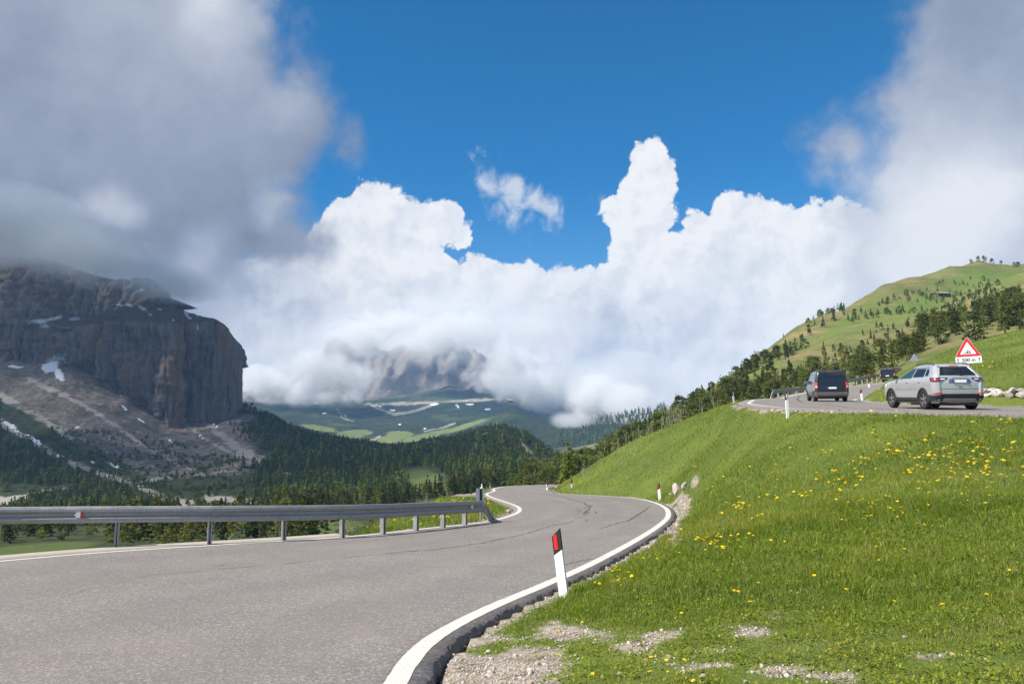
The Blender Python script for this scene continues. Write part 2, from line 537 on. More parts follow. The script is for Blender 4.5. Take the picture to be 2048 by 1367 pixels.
# concrete strip that carries the first guard rail
strip_in = np.array([p for p in low_l2 if p[0] < G(700, 1072)[0] and p[1] < 30])
strip_in = resample(strip_in, 80)
strip_out = offset_line(strip_in, -0.62)
strip_poly = np.vstack([strip_in, strip_out[::-1]])

# ================================================================== NEAR HILLSIDE
def nz(px, py, Y): p = P(px, py, Y); return (p[0], p[1], p[2])
ctrl = []
for p in low_r[::10]: ctrl.append((p[0], p[1], LOW_SLOPE*p[1] - 0.06))
for p in low_l[::10]: ctrl.append((p[0], p[1], LOW_SLOPE*p[1] - 0.06))
for p in up_l[::10]: ctrl.append((p[0], p[1], float(z_up(p[1])) - 0.12))
for p in up_r[::10]: ctrl.append((p[0], p[1], float(z_up(p[1])) - 0.05))
for e_, p in zip(up_r[:75:5], offset_line(up_r, 0.85)[:75:5]): ctrl.append((p[0], p[1], float(z_up(e_[1])) + 0.02))
for p in offset_line(up_l, -1.2)[70:200:9]: ctrl.append((p[0], p[1], float(z_up(p[1])) - 0.30))
ctrl += [nz(*q) for q in [
    # bank between the two roads
    (1500,1367,5.35),(1800,1367,5.15),(2048,1367,5.0),(2300,1367,4.8),(1300,1300,6.6),(1500,1220,7.6),(1800,1200,7.6),(2048,1190,7.5),(2350,1200,7.3),
    (1500,1100,10.8),(1750,1060,11.2),(2048,1030,11.0),(2350,1030,10.5),(1500,1020,16),(1750,970,16.5),(2048,935,16.5),(2300,930,16),
    (1480,950,24),(1620,900,22.3),(1800,880,20.5),(2048,868,20.5),(1580,858,26),(1750,843,22.6),(2048,841,22.4),
    (1420,985,29),(1400,930,37),(1450,880,36),(1480,840,38),(1530,850,30),(1385,965,32),
    (1300,950,43),(1250,960,46),(1330,900,47),(1380,860,47),(1430,830,47),(1200,950,49.5),(1240,915,52),
    # outer edge of the bank seen against the trees, and the drop behind it
    (1470,803,52),(1440,812,53),(1400,828,54),(1350,847,55),(1300,866,55.5),(1250,889,56.5),(1200,916,57),(1150,951,57.5),(1112,980,55.5),(1128,968,57),
    (1480,830,70),(1400,880,72),(1300,930,74),(1220,968,74),(1170,985,72),(1480,860,95),(1400,930,95),(1300,970,95),(1560,815,95),(1620,800,105),(1700,790,120),
    # meadow above the upper road
    (1985,781,37),(2048,778,37),(2300,764,37),(1960,742,44),(2048,722,44),(2300,700,44),(1840,775,44),(1790,792,43.5),(1870,748,55),(1780,776,52),(1740,785,55),
    (1764,757,67),(1800,739,70),(1832,721,74),(1872,704,78),(1950,684,84),(2048,661,90),(2300,615,92),(2048,690,60),(1940,716,62),(1870,735,64),(2300,650,62),
    (1850,740,100),(1950,720,108),(2048,700,115),(2300,660,120),
    # grass hump left of the road, outside the rail
    (700,1064,20.8),(760,1043,24.5),(800,1022,27.5),(840,1004,31),(880,991,36),(915,984,40),(940,980.5,44),(965,975,50),(1000,972.5,60),(1060,972,66),(1110,972,70),
    (960,1012,33),(930,1020,30),(985,1008,34.5),
    (1103,984,49),(1128,982,49),(1150,978,51),(700,1120,34),(800,1060,42),(880,1020,52),(950,1000,66),(1040,992,85),(1100,990,90),(650,1200,28),(600,1250,30)]]
for p in offset_line(strip_out, -0.3)[::8]: ctrl.append((p[0], p[1], LOW_SLOPE*p[1] - 0.20))
for p in offset_line(strip_out, -3.5)[::8]: ctrl.append((p[0], p[1], LOW_SLOPE*p[1] - 2.9))
for p in offset_line(strip_out, -12)[::8]: ctrl.append((p[0], p[1], LOW_SLOPE*p[1] - 8.5))
for p in offset_line(strip_out, -30)[::10]: ctrl.append((p[0], p[1], LOW_SLOPE*p[1] - 17.0))
ctrl += [(-45,-14,-0.3),(0,-14,0.2),(30,-14,2.6),(110,-14,6),(4,0,0.2),(12,-4,1.1),(25,5,1.9),(60,10,3.3),(110,20,5),(110,34,6),(80,40,9),(105,60,16),(110,100,19),(110,135,17),(85,135,14),(60,135,10.5),(30,130,3),(0,130,-9),(-40,130,-22),(-40,60,-17),(10,100,-3)]
ctrl = np.array(ctrl)
_q = np.round(ctrl[:, :2] / 0.35).astype(int)
_, keep = np.unique(_q, axis=0, return_index=True)
ctrl = ctrl[np.sort(keep)]
near_rbf = RBF(ctrl[:, :2], ctrl[:, 2], 0.25)
def low_dist(q): return np.where(inside(q, low_poly), -1, 1) * seg_dist(q, np.vstack([low_poly, low_poly[:1]])[::2])
def up_dist(q): return np.where(inside(q, up_poly), -1, 1) * seg_dist(q, np.vstack([up_poly, up_poly[:1]])[::2])
def near_z(q):
    q = np.asarray(q, float).reshape(-1, 2)
    z = near_rbf(q)
    x, y = q[:, 0], q[:, 1]
    dl, du = low_dist(q), up_dist(q)
    rough = fbm(x*0.35, y*0.35, 2.0, 4)*0.10*sstep(0.2, 3.0, np.minimum(dl, du)) + fbm(x*2.1, y*2.1, 7.0, 3)*0.018*sstep(0.0, 0.6, dl)
    z = z + rough
    zl = LOW_SLOPE*y; zu = z_up(y)
    right = sstep(-1.0, 1.0, x + 5.5)      # the broken edge drop is on the verge side
    drop = right * (0.012 + 0.040*sstep(10.0, 6.0, y))
    z = np.where(dl > 0.03, (zl - drop - 0.02) * (1 - sstep(0.0, 1.3, dl)) + z * sstep(0.0, 1.3, dl), zl - 0.30)
    z = np.where(du > 0, (zu - 0.05) * (1 - sstep(0.0, 1.0, du)) + z * sstep(0.0, 1.0, du), np.where(dl > 0, zu - 0.30, z))
    s = inside(q, strip_poly); z = np.where(s, np.minimum(z, zl - 0.25), z)
    return z, dl, du
gx = np.concatenate([np.linspace(-45, -6, 60), np.linspace(-5.85, 14, 150), np.linspace(14.3, 40, 90), np.linspace(40.7, 110, 70)])
gy = np.concatenate([np.linspace(-14, 2, 16), np.linspace(2.15, 16, 115), np.linspace(16.3, 60, 135), np.linspace(60.7, 135, 90)])
X, Yg = np.meshgrid(gx, gy, indexing='ij')
nq = np.stack([X.ravel(), Yg.ravel()], -1)
nzv, ndl, ndu = near_z(nq)
nv = np.column_stack([nq, nzv])
def gravel_mask(p3, dl, du):
    px, py = project(p3)
    y = p3[:, 1]
    n = fbm(p3[:, 0]*1.3, p3[:, 1]*1.3, 11.0, 4)
    n2 = fbm(p3[:, 0]*4.1, p3[:, 1]*4.1, 4.0, 3)
    g = np.zeros(len(p3))
    def spot(cx, cyy, rx, ry, a=1.0): return a*np.exp(-((px-cx)/rx)**2 - ((py-cyy)/ry)**2)
    for s in [(985,1345,170,72,1.1),(1140,1268,105,22,0.85),(1270,1290,80,30,0.5),(1500,1265,70,16,0.95),(1348,1050,15,50,0.9),(1366,1008,18,30,1.0),(1390,965,10,18,0.8),
              (1540,1338,100,16,0.7),(1700,1352,150,16,0.55),(1400,1330,120,16,0.55),(1620,1290,60,10,0.6),(1450,1300,60,10,0.6),(1330,1270,60,14,0.7),(1870,1315,50,12,0.7),(1560,1230,40,10,0.5),(2000,1330,60,14,0.5)]:
        g = np.maximum(g, spot(*s))
    g = np.where(y > 1, g, 0)
    g = np.maximum(g, (1 - sstep(0.05, 0.45, dl)) * (p3[:, 0] > -5) * 0.8)
    g = np.maximum(g, (1 - sstep(0.1, 0.6, du)) * 0.7)
    n3 = fbm(p3[:, 0]*11, p3[:, 1]*11, 14.0, 2)
    return np.clip(g*0.92 + n*0.34 + n2*0.26 + n3*0.12 - 0.06, 0, 1) * (g > 0.08)
ngrav = gravel_mask(nv, ndl, ndu)
_px, _py = project(nv)
ngrav = np.maximum(ngrav, np.exp(-((_px-940)/42)**2 - ((_py-989)/5)**2) * (nv[:, 1] > 25) * 1.2)   # sandy footpath on the hump

def ground_material():
    m, t = new_mat('meadow_ground')
    tc = t.node('ShaderNodeTexCoord'); v = tc.outputs['Object']
    g = t.attr('gravel').outputs['Fac']
    n1 = t.noise(v, 0.22, 5, 0.6); n2 = t.noise(v, 2.6, 6, 0.65); n3 = t.noise(v, 22, 4, 0.7)
    grass = t.mix(t.step(n1, 0.35, 0.65), (0.082, 0.120, 0.022), (0.130, 0.172, 0.030))
    grass = t.mix(t.step(n2, 0.45, 0.75, 0, 0.7), grass, (0.150, 0.168, 0.050))
    grass = t.mix(t.step(n3, 0.35, 0.6, 0.55, 0.0), grass, (0.052, 0.066, 0.022))
    vo = t.node('ShaderNodeTexVoronoi'); t.put(vo.inputs['Vector'], v); vo.inputs['Scale'].default_value = 34
    peb = t.mix(t.math('MULTIPLY', vo.outputs['Color'], 1.0), (0.17, 0.145, 0.12), (0.42, 0.37, 0.325))
    soil = t.mix(t.step(n2, 0.4, 0.6), (0.135, 0.112, 0.084), (0.225, 0.19, 0.15))
    grav = t.mix(t.step(t.noise(v, 7, 5, 0.7), 0.40, 0.58), soil, peb)
    gm = t.step(t.math('ADD', g, t.math('MULTIPLY', t.math('SUBTRACT', n3, 0.5), 0.5)), 0.34, 0.52)
    c = t.mix(gm, grass, grav)
    h = t.math('ADD', t.math('MULTIPLY', vo.outputs['Distance'], -0.8), t.math('MULTIPLY', n3, 1.0))
    b = principled(t, c, 0.92, 0, 0.1, bump(t, h, 0.02, 0.7))
    t.l.new(b.outputs[0], t.out.inputs[0]); return m
MAT_GROUND = ground_material()
near = structure(mesh_obj('grassy_hillside', nv, grid_faces(len(gx), len(gy)), MAT_GROUND, smooth=True, attrs={'gravel': ('POINT', ngrav)}))

# ------------------------------------------------------------------ asphalt, lines, strip, cracks
def asphalt_material(name, tint):
    m, t = new_mat(name)
    tc = t.node('ShaderNodeTexCoord'); v = tc.outputs['Object']
    fine = t.noise(v, 95, 3, 0.7); mid = t.noise(v, 1.1, 6, 0.62); big = t.noise(t.mapping(v, (0.22, 0.22, 0.22)), 1.0, 4, 0.55)
    sp = t.voronoi(v, 60, 'F1', 0.0, out='Color')
    a = tuple(c*0.88 for c in tint); b_ = tuple(c*1.10 for c in tint)
    c = t.mix(t.step(mid, 0.3, 0.7), a, b_)
    c = t.mix(t.step(big, 0.35, 0.65, 0.0, 0.5), c, tuple(x*0.82 for x in tint))
    sv = t.node('ShaderNodeSeparateColor'); t.put(sv.inputs[0], sp)
    c = t.mix(t.step(sv.outputs[0], 0.62, 0.95, 0.0, 0.60), c, tuple(min(1, x*2.1) for x in tint))
    c = t.mix(t.step(sv.outputs[1], 0.62, 0.95, 0.0, 0.50), c, tuple(x*0.42 for x in tint))
    c = t.mix(t.step(fine, 0.3, 0.48, 0.5, 0.0), c, tuple(x*0.5 for x in tint))
    lane = t.attr('lane').outputs['Fac']
    c = t.mix(t.math('MULTIPLY', lane, t.step(mid, 0.25, 0.7, 0.12, 0.42)), c, tuple(x*0.74 for x in tint))
    warm = t.noise(v, 0.5, 3, 0.5)
    c = t.mix(t.step(warm, 0.5, 0.66, 0.0, 0.22), c, (tint[0]*1.22, tint[1]*1.10, tint[2]*0.98))
    b = principled(t, c, t.step(mid, 0.3, 0.7, 0.78, 0.95), 0, 0.22, bump(t, t.math('ADD', fine, sv.outputs[0]), 0.006, 0.6))
    t.l.new(b.outputs[0], t.out.inputs[0]); return m
MAT_ASPHALT = asphalt_material('asphalt', (0.206, 0.188, 0.178))
MAT_EDGE = asphalt_material('asphalt_edge', (0.175, 0.160, 0.150))
def road_mesh(name, L, Rr, zf, skirt):
    if L is None: L, Rp = pair_up(low_rf, resample(low_l2, 1500)), Rr
    else: Rp = pair_up(L, Rr)
    nx = 22
    t = np.linspace(0, 1, nx)
    pts = L[:, None, :] * (1 - t)[None, :, None] + Rp[:, None, :] * t[None, :, None]
    z = zf(pts[..., 1]) + 0.0 * t
    v = np.concatenate([pts, z[..., None]], -1)
    # broken outer edge that drops to the verge
    e = v[:, -1].copy(); e2 = e.copy(); d = (offset_line(resample(Rp, 200), 0.0)[0]*0 + (offset_line(Rp, 0.035) - Rp))
    e2[:, :2] += d + np.stack([perlin(e[:,0]*12, e[:,1]*12)*0.03, perlin(e[:,0]*12, e[:,1]*12, 3)*0.03], -1); e2[:, 2] -= skirt
    e0 = v[:, 0].copy(); e0[:, 2] -= skirt
    v = np.concatenate([e0[:, None], v, e2[:, None]], 1)
    n, k = v.shape[:2]
    f = grid_faces(n, k)
    mi = np.zeros((n-1, k-1), int); mi[:, -1] = 1; mi[:, 0] = 1
    lane = np.exp(-((t-0.17)/0.05)**2) + np.exp(-((t-0.36)/0.05)**2) + np.exp(-((t-0.63)/0.05)**2) + np.exp(-((t-0.83)/0.05)**2)
    lane = np.concatenate([[0], lane, [0]])[None] * np.ones((n, 1))
    return structure(mesh_obj(name, v.reshape(-1, 3), f, None, mats=[MAT_ASPHALT, MAT_EDGE], midx=mi.ravel(), attrs={'lane': ('POINT', lane.ravel())}))
road_low = road_mesh('road', None, low_r2f, lambda y: LOW_SLOPE*y, 0.17)
road_high = road_mesh('upper_road', up_l2, up_r2, lambda y: z_up(y), 0.25)

def paint_material():
    m, t = new_mat('road_paint')
    tc = t.node('ShaderNodeTexCoord'); v = tc.outputs['Object']
    n = t.noise(v, 34, 5, 0.75); n2 = t.noise(v, 3.5, 5, 0.6)
    wear = t.step(t.math('ADD', n, t.math('MULTIPLY', n2, 0.6)), 0.84, 1.02, 0.0, 0.75)
    c = t.mix(wear, t.mix(n2, (0.48, 0.46, 0.42), (0.62, 0.60, 0.56)), (0.20, 0.185, 0.17))
    b = principled(t, c, 0.75, 0, 0.25, bump(t, n, 0.004, 0.5)); t.l.new(b.outputs[0], t.out.inputs[0]); return m
MAT_PAINT = paint_material()
def ribbon(name, line, w, zf, mat, lift=0.005, jitter=0.012, rows=3):
    a = resample(line, len(line) * 3)
    ds = np.linspace(0, w, rows)
    cols = []
    for k, d in enumerate(ds):
        q = offset_line(a, -d)
        if k in (0, rows - 1):
            n = perlin(q[:, 0]*6, q[:, 1]*6, 3.0 + k)[:, None]
            q = q + n * jitter
        cols.append(np.column_stack([q, zf(q[:, 1]) + lift]))
    v = np.stack(cols, 1)
    return structure(mesh_obj(name, v.reshape(-1, 3), grid_faces(v.shape[0], v.shape[1]), mat))
ribbon('road_edge_line', np.array([p for p in low_r if p[1] < 47]), 0.17, lambda y: LOW_SLOPE*y, MAT_PAINT)
ribbon('road_edge_line', low_l, -0.15, lambda y: LOW_SLOPE*y, MAT_PAINT)
ribbon('road_edge_line', up_l, -0.20, lambda y: z_up(y), MAT_PAINT, 0.01)
ribbon('road_edge_line', up_r, 0.20, lambda y: z_up(y), MAT_PAINT, 0.01)

# concrete strip
sv = []
for a, b in zip(strip_in, strip_out):
    za, zb = LOW_SLOPE*a[1], LOW_SLOPE*b[1]
    sv.append([(a[0], a[1], za-0.2), (a[0], a[1], za-0.004), ((a[0]+b[0])/2, (a[1]+b[1])/2, (za+zb)/2+0.012), (b[0], b[1], zb+0.015), (b[0], b[1], zb-0.7)])
MAT_CONCRETE = simple('pale_concrete', (0.36, 0.33, 0.285), 0.9, 0, 0.2, 0.22, 3.0, bump_d=0.01)
structure(mesh_obj('concrete_kerb_strip', np.array(sv).reshape(-1, 3), grid_faces(len(sv), 5), MAT_CONCRETE))

# cracks: thin tar-dark seams lying on the asphalt
MAT_CRACK = simple('crack_tar', (0.085, 0.080, 0.078), 0.95, 0, 0.1, 0.3, 20)
def crack(mb, pix, w, plane=G, zf=lambda y: LOW_SLOPE*y, jit=0.05):
    p = np.array([plane(*q)[:2] for q in pix])
    L = np.linalg.norm(np.diff(p, axis=0), axis=1).sum()
    a = resample(p, max(8, int(L / 0.07)))
    n = fbm(a[:, 0]*2.4, a[:, 1]*2.4, 9.0, 4)
    a = offset_line(np.column_stack([a, n])[:, :2], 0) 
    t = np.gradient(a, axis=0); t /= np.linalg.norm(t, axis=1, keepdims=True)
    nrm = np.stack([t[:, 1], -t[:, 0]], -1)
    a = a + nrm * (n * jit)[:, None]
    ww = np.clip(w * (0.75 + 1.1*perlin(a[:, 0]*3.1, a[:, 1]*3.1, 1.0)), w*0.12, None)
    ww = ww * np.sin(np.linspace(0.15, math.pi-0.15, len(a)))
    l = a + nrm*ww[:, None]; r = a - nrm*ww[:, None]
    v = np.empty((len(a)*2, 3)); v[0::2, :2] = l; v[1::2, :2] = r; v[:, 2] = zf(v[:, 1]) + 0.004
    mb.add(v, [(2*i, 2*i+1, 2*i+3, 2*i+2) for i in range(len(a)-1)])
cm = MB()
for pix, w in [([(60,1205),(300,1150),(560,1128),(760,1107),(880,1097),(960,1086),(1040,1070),(1100,1052),(1140,1044),(1180,1026)], 0.016),
               ([(1165,1030),(1180,1015),(1168,1005),(1120,992),(1060,985),(1030,982)], 0.05),
               ([(1080,1136),(1110,1134),(1160,1120),(1250,1112)], 0.012),([(930,1134),(1000,1132),(1068,1135)], 0.006),([(1060,1155),(1110,1158)], 0.006),
               ([(1190,1060),(1230,1047),(1258,1040),(1290,1020),(1300,1010)], 0.035),([(1120,1071),(1200,1076),(1260,1080)], 0.007),
               ([(1150,1016),(1230,1010),(1290,1012)], 0.02),([(415,1131),(440,1130),(460,1129)], 0.02),([(1290,1080),(1330,1062),(1352,1045)], 0.01),
               ([(880,1108),(940,1104),(1020,1092)], 0.006),([(1160,1000),(1220,996),(1260,1002)], 0.03)]:
    crack(cm, pix, w)
for k in range(18):                                     # alligator patch in the bend
    cx_, cy_ = 1172 + rng.normal(0, 7), 1018 + rng.normal(0, 9)
    a = rng.uniform(0, math.pi)
    crack(cm, [(cx_, cy_), (cx_ + 7*math.cos(a), cy_ + 3.5*math.sin(a)), (cx_ + 13*math.cos(a+0.4), cy_ + 6*math.sin(a+0.4))], 0.022)
structure(cm.build('road_cracks', MAT_CRACK))
def U(px, py):
    x, y, z = ray(px, py); s = (0.86 - EYE) / (z - 0.074*y)
    return np.array([x*s, y*s, EYE + z*s])
cm2 = MB()
for pix, w in [([(1598,794),(1594,799),(1604,804),(1640,808),(1690,812)], 0.05),([(1640,806),(1700,815),(1760,819)], 0.03),([(1740,814),(1800,822)], 0.03)]:
    crack(cm2, pix, w, U, lambda y: z_up(y) + 0.004, 0.1)
structure(cm2.build('road_cracks', MAT_CRACK))

def hit(px, py, y0=3.0, y1=120.0, n=900):
    """where the view line through a place of the photograph meets the near ground"""
    Y = np.exp(np.linspace(math.log(y0), math.log(y1), n)); p = P(np.full(n, float(px)), np.full(n, float(py)), Y)
    z = look_near(p[:, 0], p[:, 1]); k = np.where(p[:, 2] <= z)[0]
    if len(k) == 0: return None
    return np.array([p[k[0], 0], p[k[0], 1], z[k[0]]])
def look_near(x, y):
    A = nzv.reshape(len(gx), len(gy))
    A = np.where(ndl.reshape(A.shape) < 0.03, LOW_SLOPE*gy[None, :], A); A = np.where(ndu.reshape(A.shape) < 0, z_up(gy)[None, :], A)
    i = np.clip(np.searchsorted(gx, x) - 1, 0, len(gx)-2); j = np.clip(np.searchsorted(gy, y) - 1, 0, len(gy)-2)
    u = np.clip((x - gx[i]) / (gx[i+1]-gx[i]), 0, 1); v = np.clip((y - gy[j]) / (gy[j+1]-gy[j]), 0, 1)
    z = A[i, j]*(1-u)*(1-v) + A[i+1, j]*u*(1-v) + A[i, j+1]*(1-u)*v + A[i+1, j+1]*u*v
    return np.where((x < gx[0]) | (x > gx[-1]), -99, z)
# ================================================================== VALLEY, RIGHT HILL (one sheet), in metres, Y = distance ahead
LS = 420.0
def far_pts(pts):
    p = np.array(pts, float)
    return np.stack([p[:, 0] / LS, np.log(p[:, 2]) * 1.15], -1), p[:, 1]
VAL = [
 # left: below the rail, valley floor, scree, foot of the cliff
 (-900,1300,60),(-900,1080,200),(-900,1020,420),(-900,960,700),(-900,860,1000),(-900,700,1400),(-900,600,1900),
 (-400,1250,60),(-400,1090,170),(-400,1030,330),(-400,1000,560),(-400,930,800),(-400,820,1050),(-400,720,1330),(-400,600,1800),
 (0,1200,60),(0,1110,130),(0,1075,220),(0,1045,350),(0,1018,480),(0,1000,580),(0,965,700),(0,900,900),(0,840,1050),(0,790,1180),(0,728,1340),(0,650,1600),(0,600,2000),
 (130,1000,560),(130,930,800),(130,850,1050),(130,780,1210),(130,728,1330),
 (250,1190,60),(250,1098,135),(250,1055,260),(250,1020,420),(250,985,560),(250,940,770),(250,890,980),(250,840,1120),(250,775,1290),(250,700,1600),
 (330,960,690),(330,905,950),(330,866,1190),(330,800,1600),(420,1050,280),(420,1000,480),(420,960,680),(420,920,870),(420,850,1270),(420,800,1600),
 (490,835,1330),(490,800,1500),(500,1090,140),(500,1040,300),(500,990,500),(500,950,700),(500,900,960),(500,860,1180),
 (560,842,1400),(560,870,1150),(560,900,980),(560,860,1700),
 (640,1080,140),(640,1052,235),(640,1020,330),(640,985,480),(640,940,720),(640,905,950),(640,876,1300),(640,900,1700),
 (720,1070,150),(720,1035,260),(720,1000,420),(720,950,650),(720,915,900),(720,888,1250),(720,910,1700),
 (800,1060,160),(800,1010,300),(800,975,430),(800,940,620),(800,915,850),(800,903,1150),(800,930,1600),
 (850,1010,260),(850,972,410),(850,945,520),(850,920,700),(850,898,1050),(850,925,1500),
 (930,1000,250),(930,960,420),(930,930,600),(930,895,820),(930,875,1000),(930,910,1400),
 (1000,1000,210),(1000,960,380),(1000,920,580),(1000,880,780),(1000,862,950),(1000,900,1300),
 (1040,940,480),(1040,866,930),(1070,905,700),(1085,900,900),(1105,930,820),(1100,960,420),(1130,955,600),(1130,940,900),(1060,910,1300),(1130,950,1300),
 (1100,1010,170),(1000,1020,150),
 # right: belt of trees below the bank, then the big hill
 (1150,985,140),(1180,960,220),(1200,945,330),(1250,918,200),(1250,975,110),(1350,838,255),(1350,960,110),(1450,775,310),(1450,900,120),(1450,850,180),
 (1250,893,330),(1350,822,420),(1450,757,470),(1300,900,900),(1450,830,900),(1200,950,900),
 (1550,722,330),(1550,860,110),(1550,800,180),(1550,775,240),(1650,820,120),(1650,782,170),(1650,745,250),(1650,690,340),(1650,655,420),(1600,695,380),
 (1523,712,380),(1560,682,420),(1593,656,450),(1640,630,490),(1692,606,530),(1760,573,580),(1830,548,630),(1900,531,670),(1960,518,700),(2048,524,730),(2200,520,740),(2700,500,740),
 (1750,790,130),(1750,745,170),(1750,715,230),(1750,680,330),(1750,625,470),(1850,760,115),(1850,705,150),(1850,680,220),(1850,640,360),(1885,604,530),(1850,605,500),
 (1950,710,130),(1950,675,170),(1950,650,250),(1950,622,380),(2048,700,120),(2048,652,170),(2048,615,260),(2048,585,350),(2300,600,150),(2300,560,300),(2700,600,150),(2700,540,300),
 (1912,606,470),(1990,573,440),(2048,549,425),(2200,515,410),(1930,598,560),(2000,574,600),(2060,556,640),
 (1570,760,800),(1692,690,900),(1830,650,1000),(1960,600,1100),(2200,590,1150),(2700,560,1100),(1500,800,700),
]
_p, _v = far_pts(VAL)
val_rbf = RBF(_p, _v, 0.02)
fx = np.concatenate([np.arange(-900, -40, 14.0), np.arange(-40, 1120, 5.5), np.arange(1120, 2060, 6.5), np.arange(2060, 2720, 16.0)])
fl = np.linspace(math.log(58), math.log(1750), 330)
FXg, FLg = np.meshgrid(fx, fl, indexing='ij')
FYg = np.exp(FLg)
fpy = val_rbf(np.stack([FXg / LS, FLg * 1.15], -1))
fv = P(FXg, fpy, FYg).reshape(-1, 3)
x, y = fv[:, 0], fv[:, 1]
amp = sstep(90, 500, y)
rel_ = fbm(x/70, y/70, 3.0, 5) * 5.0 * amp
rel_ += fbm(x/16, y/16, 5.0, 3) * 0.9 * sstep(150, 400, y)
leftside = sstep(700, 500, FXg.ravel()) * sstep(500, 900, y)
rel_ += -np.abs(fbm(x/55 + y/160, y/420, 8.0, 4)) * 9.0 * leftside
fv[:, 2] += rel_
def val_z(px, Y):
    """ground point of the valley sheet at view column px, distance Y"""
    px = np.asarray(px, float); Y = np.asarray(Y, float)
    py = val_rbf(np.stack([px / LS, np.log(Y) * 1.15], -1))
    p = P(px, py, Y)
    xx, yy = p[..., 0], p[..., 1]
    a = sstep(90, 500, yy)
    r = fbm(xx/70, yy/70, 3.0, 5) * 5.0 * a + fbm(xx/16, yy/16, 5.0, 3) * 0.9 * sstep(150, 400, yy)
    ls = sstep(700, 500, px) * sstep(500, 900, yy)
    r = r - np.abs(fbm(xx/55 + yy/160, yy/420, 8.0, 4)) * 9.0 * ls
    p[..., 2] += r
    return p
spx, spy = project(fv)
def line_mask(px, py, pts, w0, w1):
    """1 along a strip of scree or track, drawn through places of the slope"""
    p = np.array(pts, float); d = np.full(px.shape, 1e9); q = np.stack([px, py], -1).reshape(-1, 2)
    s = np.concatenate([[0], np.cumsum(np.linalg.norm(np.diff(p, axis=0), axis=1))])
    best = np.full(len(q), 1e9); tt = np.zeros(len(q))
    for i in range(len(p) - 1):
        a, b = p[i], p[i+1]; ab = b - a; t = np.clip(((q - a) @ ab) / (ab @ ab), 0, 1)
        dd = np.linalg.norm(q - a - t[:, None] * ab, axis=1)
        k = dd < best; best = np.where(k, dd, best); tt = np.where(k, (s[i] + t * (s[i+1]-s[i])) / s[-1], tt)
    w = w0 + (w1 - w0) * tt
    return np.clip(1.25 - best / w, 0, 1).reshape(px.shape)
def blobs(px, py, lst):
    m = np.zeros(px.shape)
    for cx_, cy_, rx, ry, rot in lst:
        c, s = math.cos(R(rot)), math.sin(R(rot)); u = (px-cx_)*c + (py-cy_)*s; v = -(px-cx_)*s + (py-cy_)*c
        m = np.maximum(m, np.clip(1.3 - np.sqrt((u/rx)**2 + (v/ry)**2), 0, 1))
    return m
isL = (spx < 760) & (y > 380)
scree = np.zeros(len(fv)); snow = np.zeros(len(fv)); track = np.zeros(len(fv))
for pts, w0, w1 in [([(0,842),(60,880),(130,920),(210,950),(280,970),(330,1000)], 9, 6),([(60,760),(150,800),(230,850),(300,900),(360,930),(420,950)], 8, 3),
                    ([(395,830),(430,860),(470,890),(520,920)], 7, 16),([(360,840),(400,870),(450,900),(500,925)], 4, 5),([(0,790),(90,840),(150,880)], 12, 5),
                    ([(270,965),(330,955),(400,948),(470,940),(580,922)], 6, 3),([(250,960),(290,975),(330,1000),(380,1010)], 10, 14),([(415,995),(470,1000),(510,1004)], 10, 8),
                    ([(520,920),(560,940),(600,955),(650,970)], 5, 2),([(60,990),(0,1000)], 6, 6),([(0,1006),(60,985),(140,978)], 5, 3),([(0,1000),(20,1010),(0,1030)],12,10)]:
    scree = np.maximum(scree, line_mask(spx, spy, pts, w0, w1) * isL)
# the whole upper fan below the wall is bare debris
fan = sstep(1.0, 0.0, (spy - (735 + 0.55*np.clip(spx, 0, 500))) / 110.0) * sstep(560, 470, spx) * (y > 700)
snow = blobs(spx, spy, [(100,728,20,24,50),(118,748,10,22,-35),(30,732,24,4,5),(20,850,30,6,38),(70,880,30,5,35),(115,912,16,4,35),(228,930,22,5,25),(185,923,6,3,20),(123,868,10,3,20),(133,857,4,3,0),(155,854,5,3,0),
                             (398,870,16,2.5,42),(250,815,14,2.5,38),(282,840,14,2.5,35),(340,880,10,2.5,40),(430,850,12,2,48)]) * isL
# mown meadows
meadow = np.zeros(len(fv))
meadow = np.maximum(meadow, blobs(spx, spy, [(850,962,46,26,15),(870,985,30,10,0),(640,1055,50,14,0),(690,1050,40,12,0),(60,1098,150,12,-5)]) * (y > 100) * (spx < 1000))
track = np.maximum(track, line_mask(spx, spy, [(1040,885),(1060,905),(1078,928),(1085,945)], 5, 6) * (y > 500) * (spx > 1000) * (spx < 1120))
hill = sstep(1100, 1200, spx) * sstep(80, 100, y)
green_strip = np.clip(blobs(spx, spy, [(1860,600,170,26,-22),(1700,640,90,14,-35),(1960,560,120,30,-10),(1530,740,60,12,-40)]), 0, 1) * hill

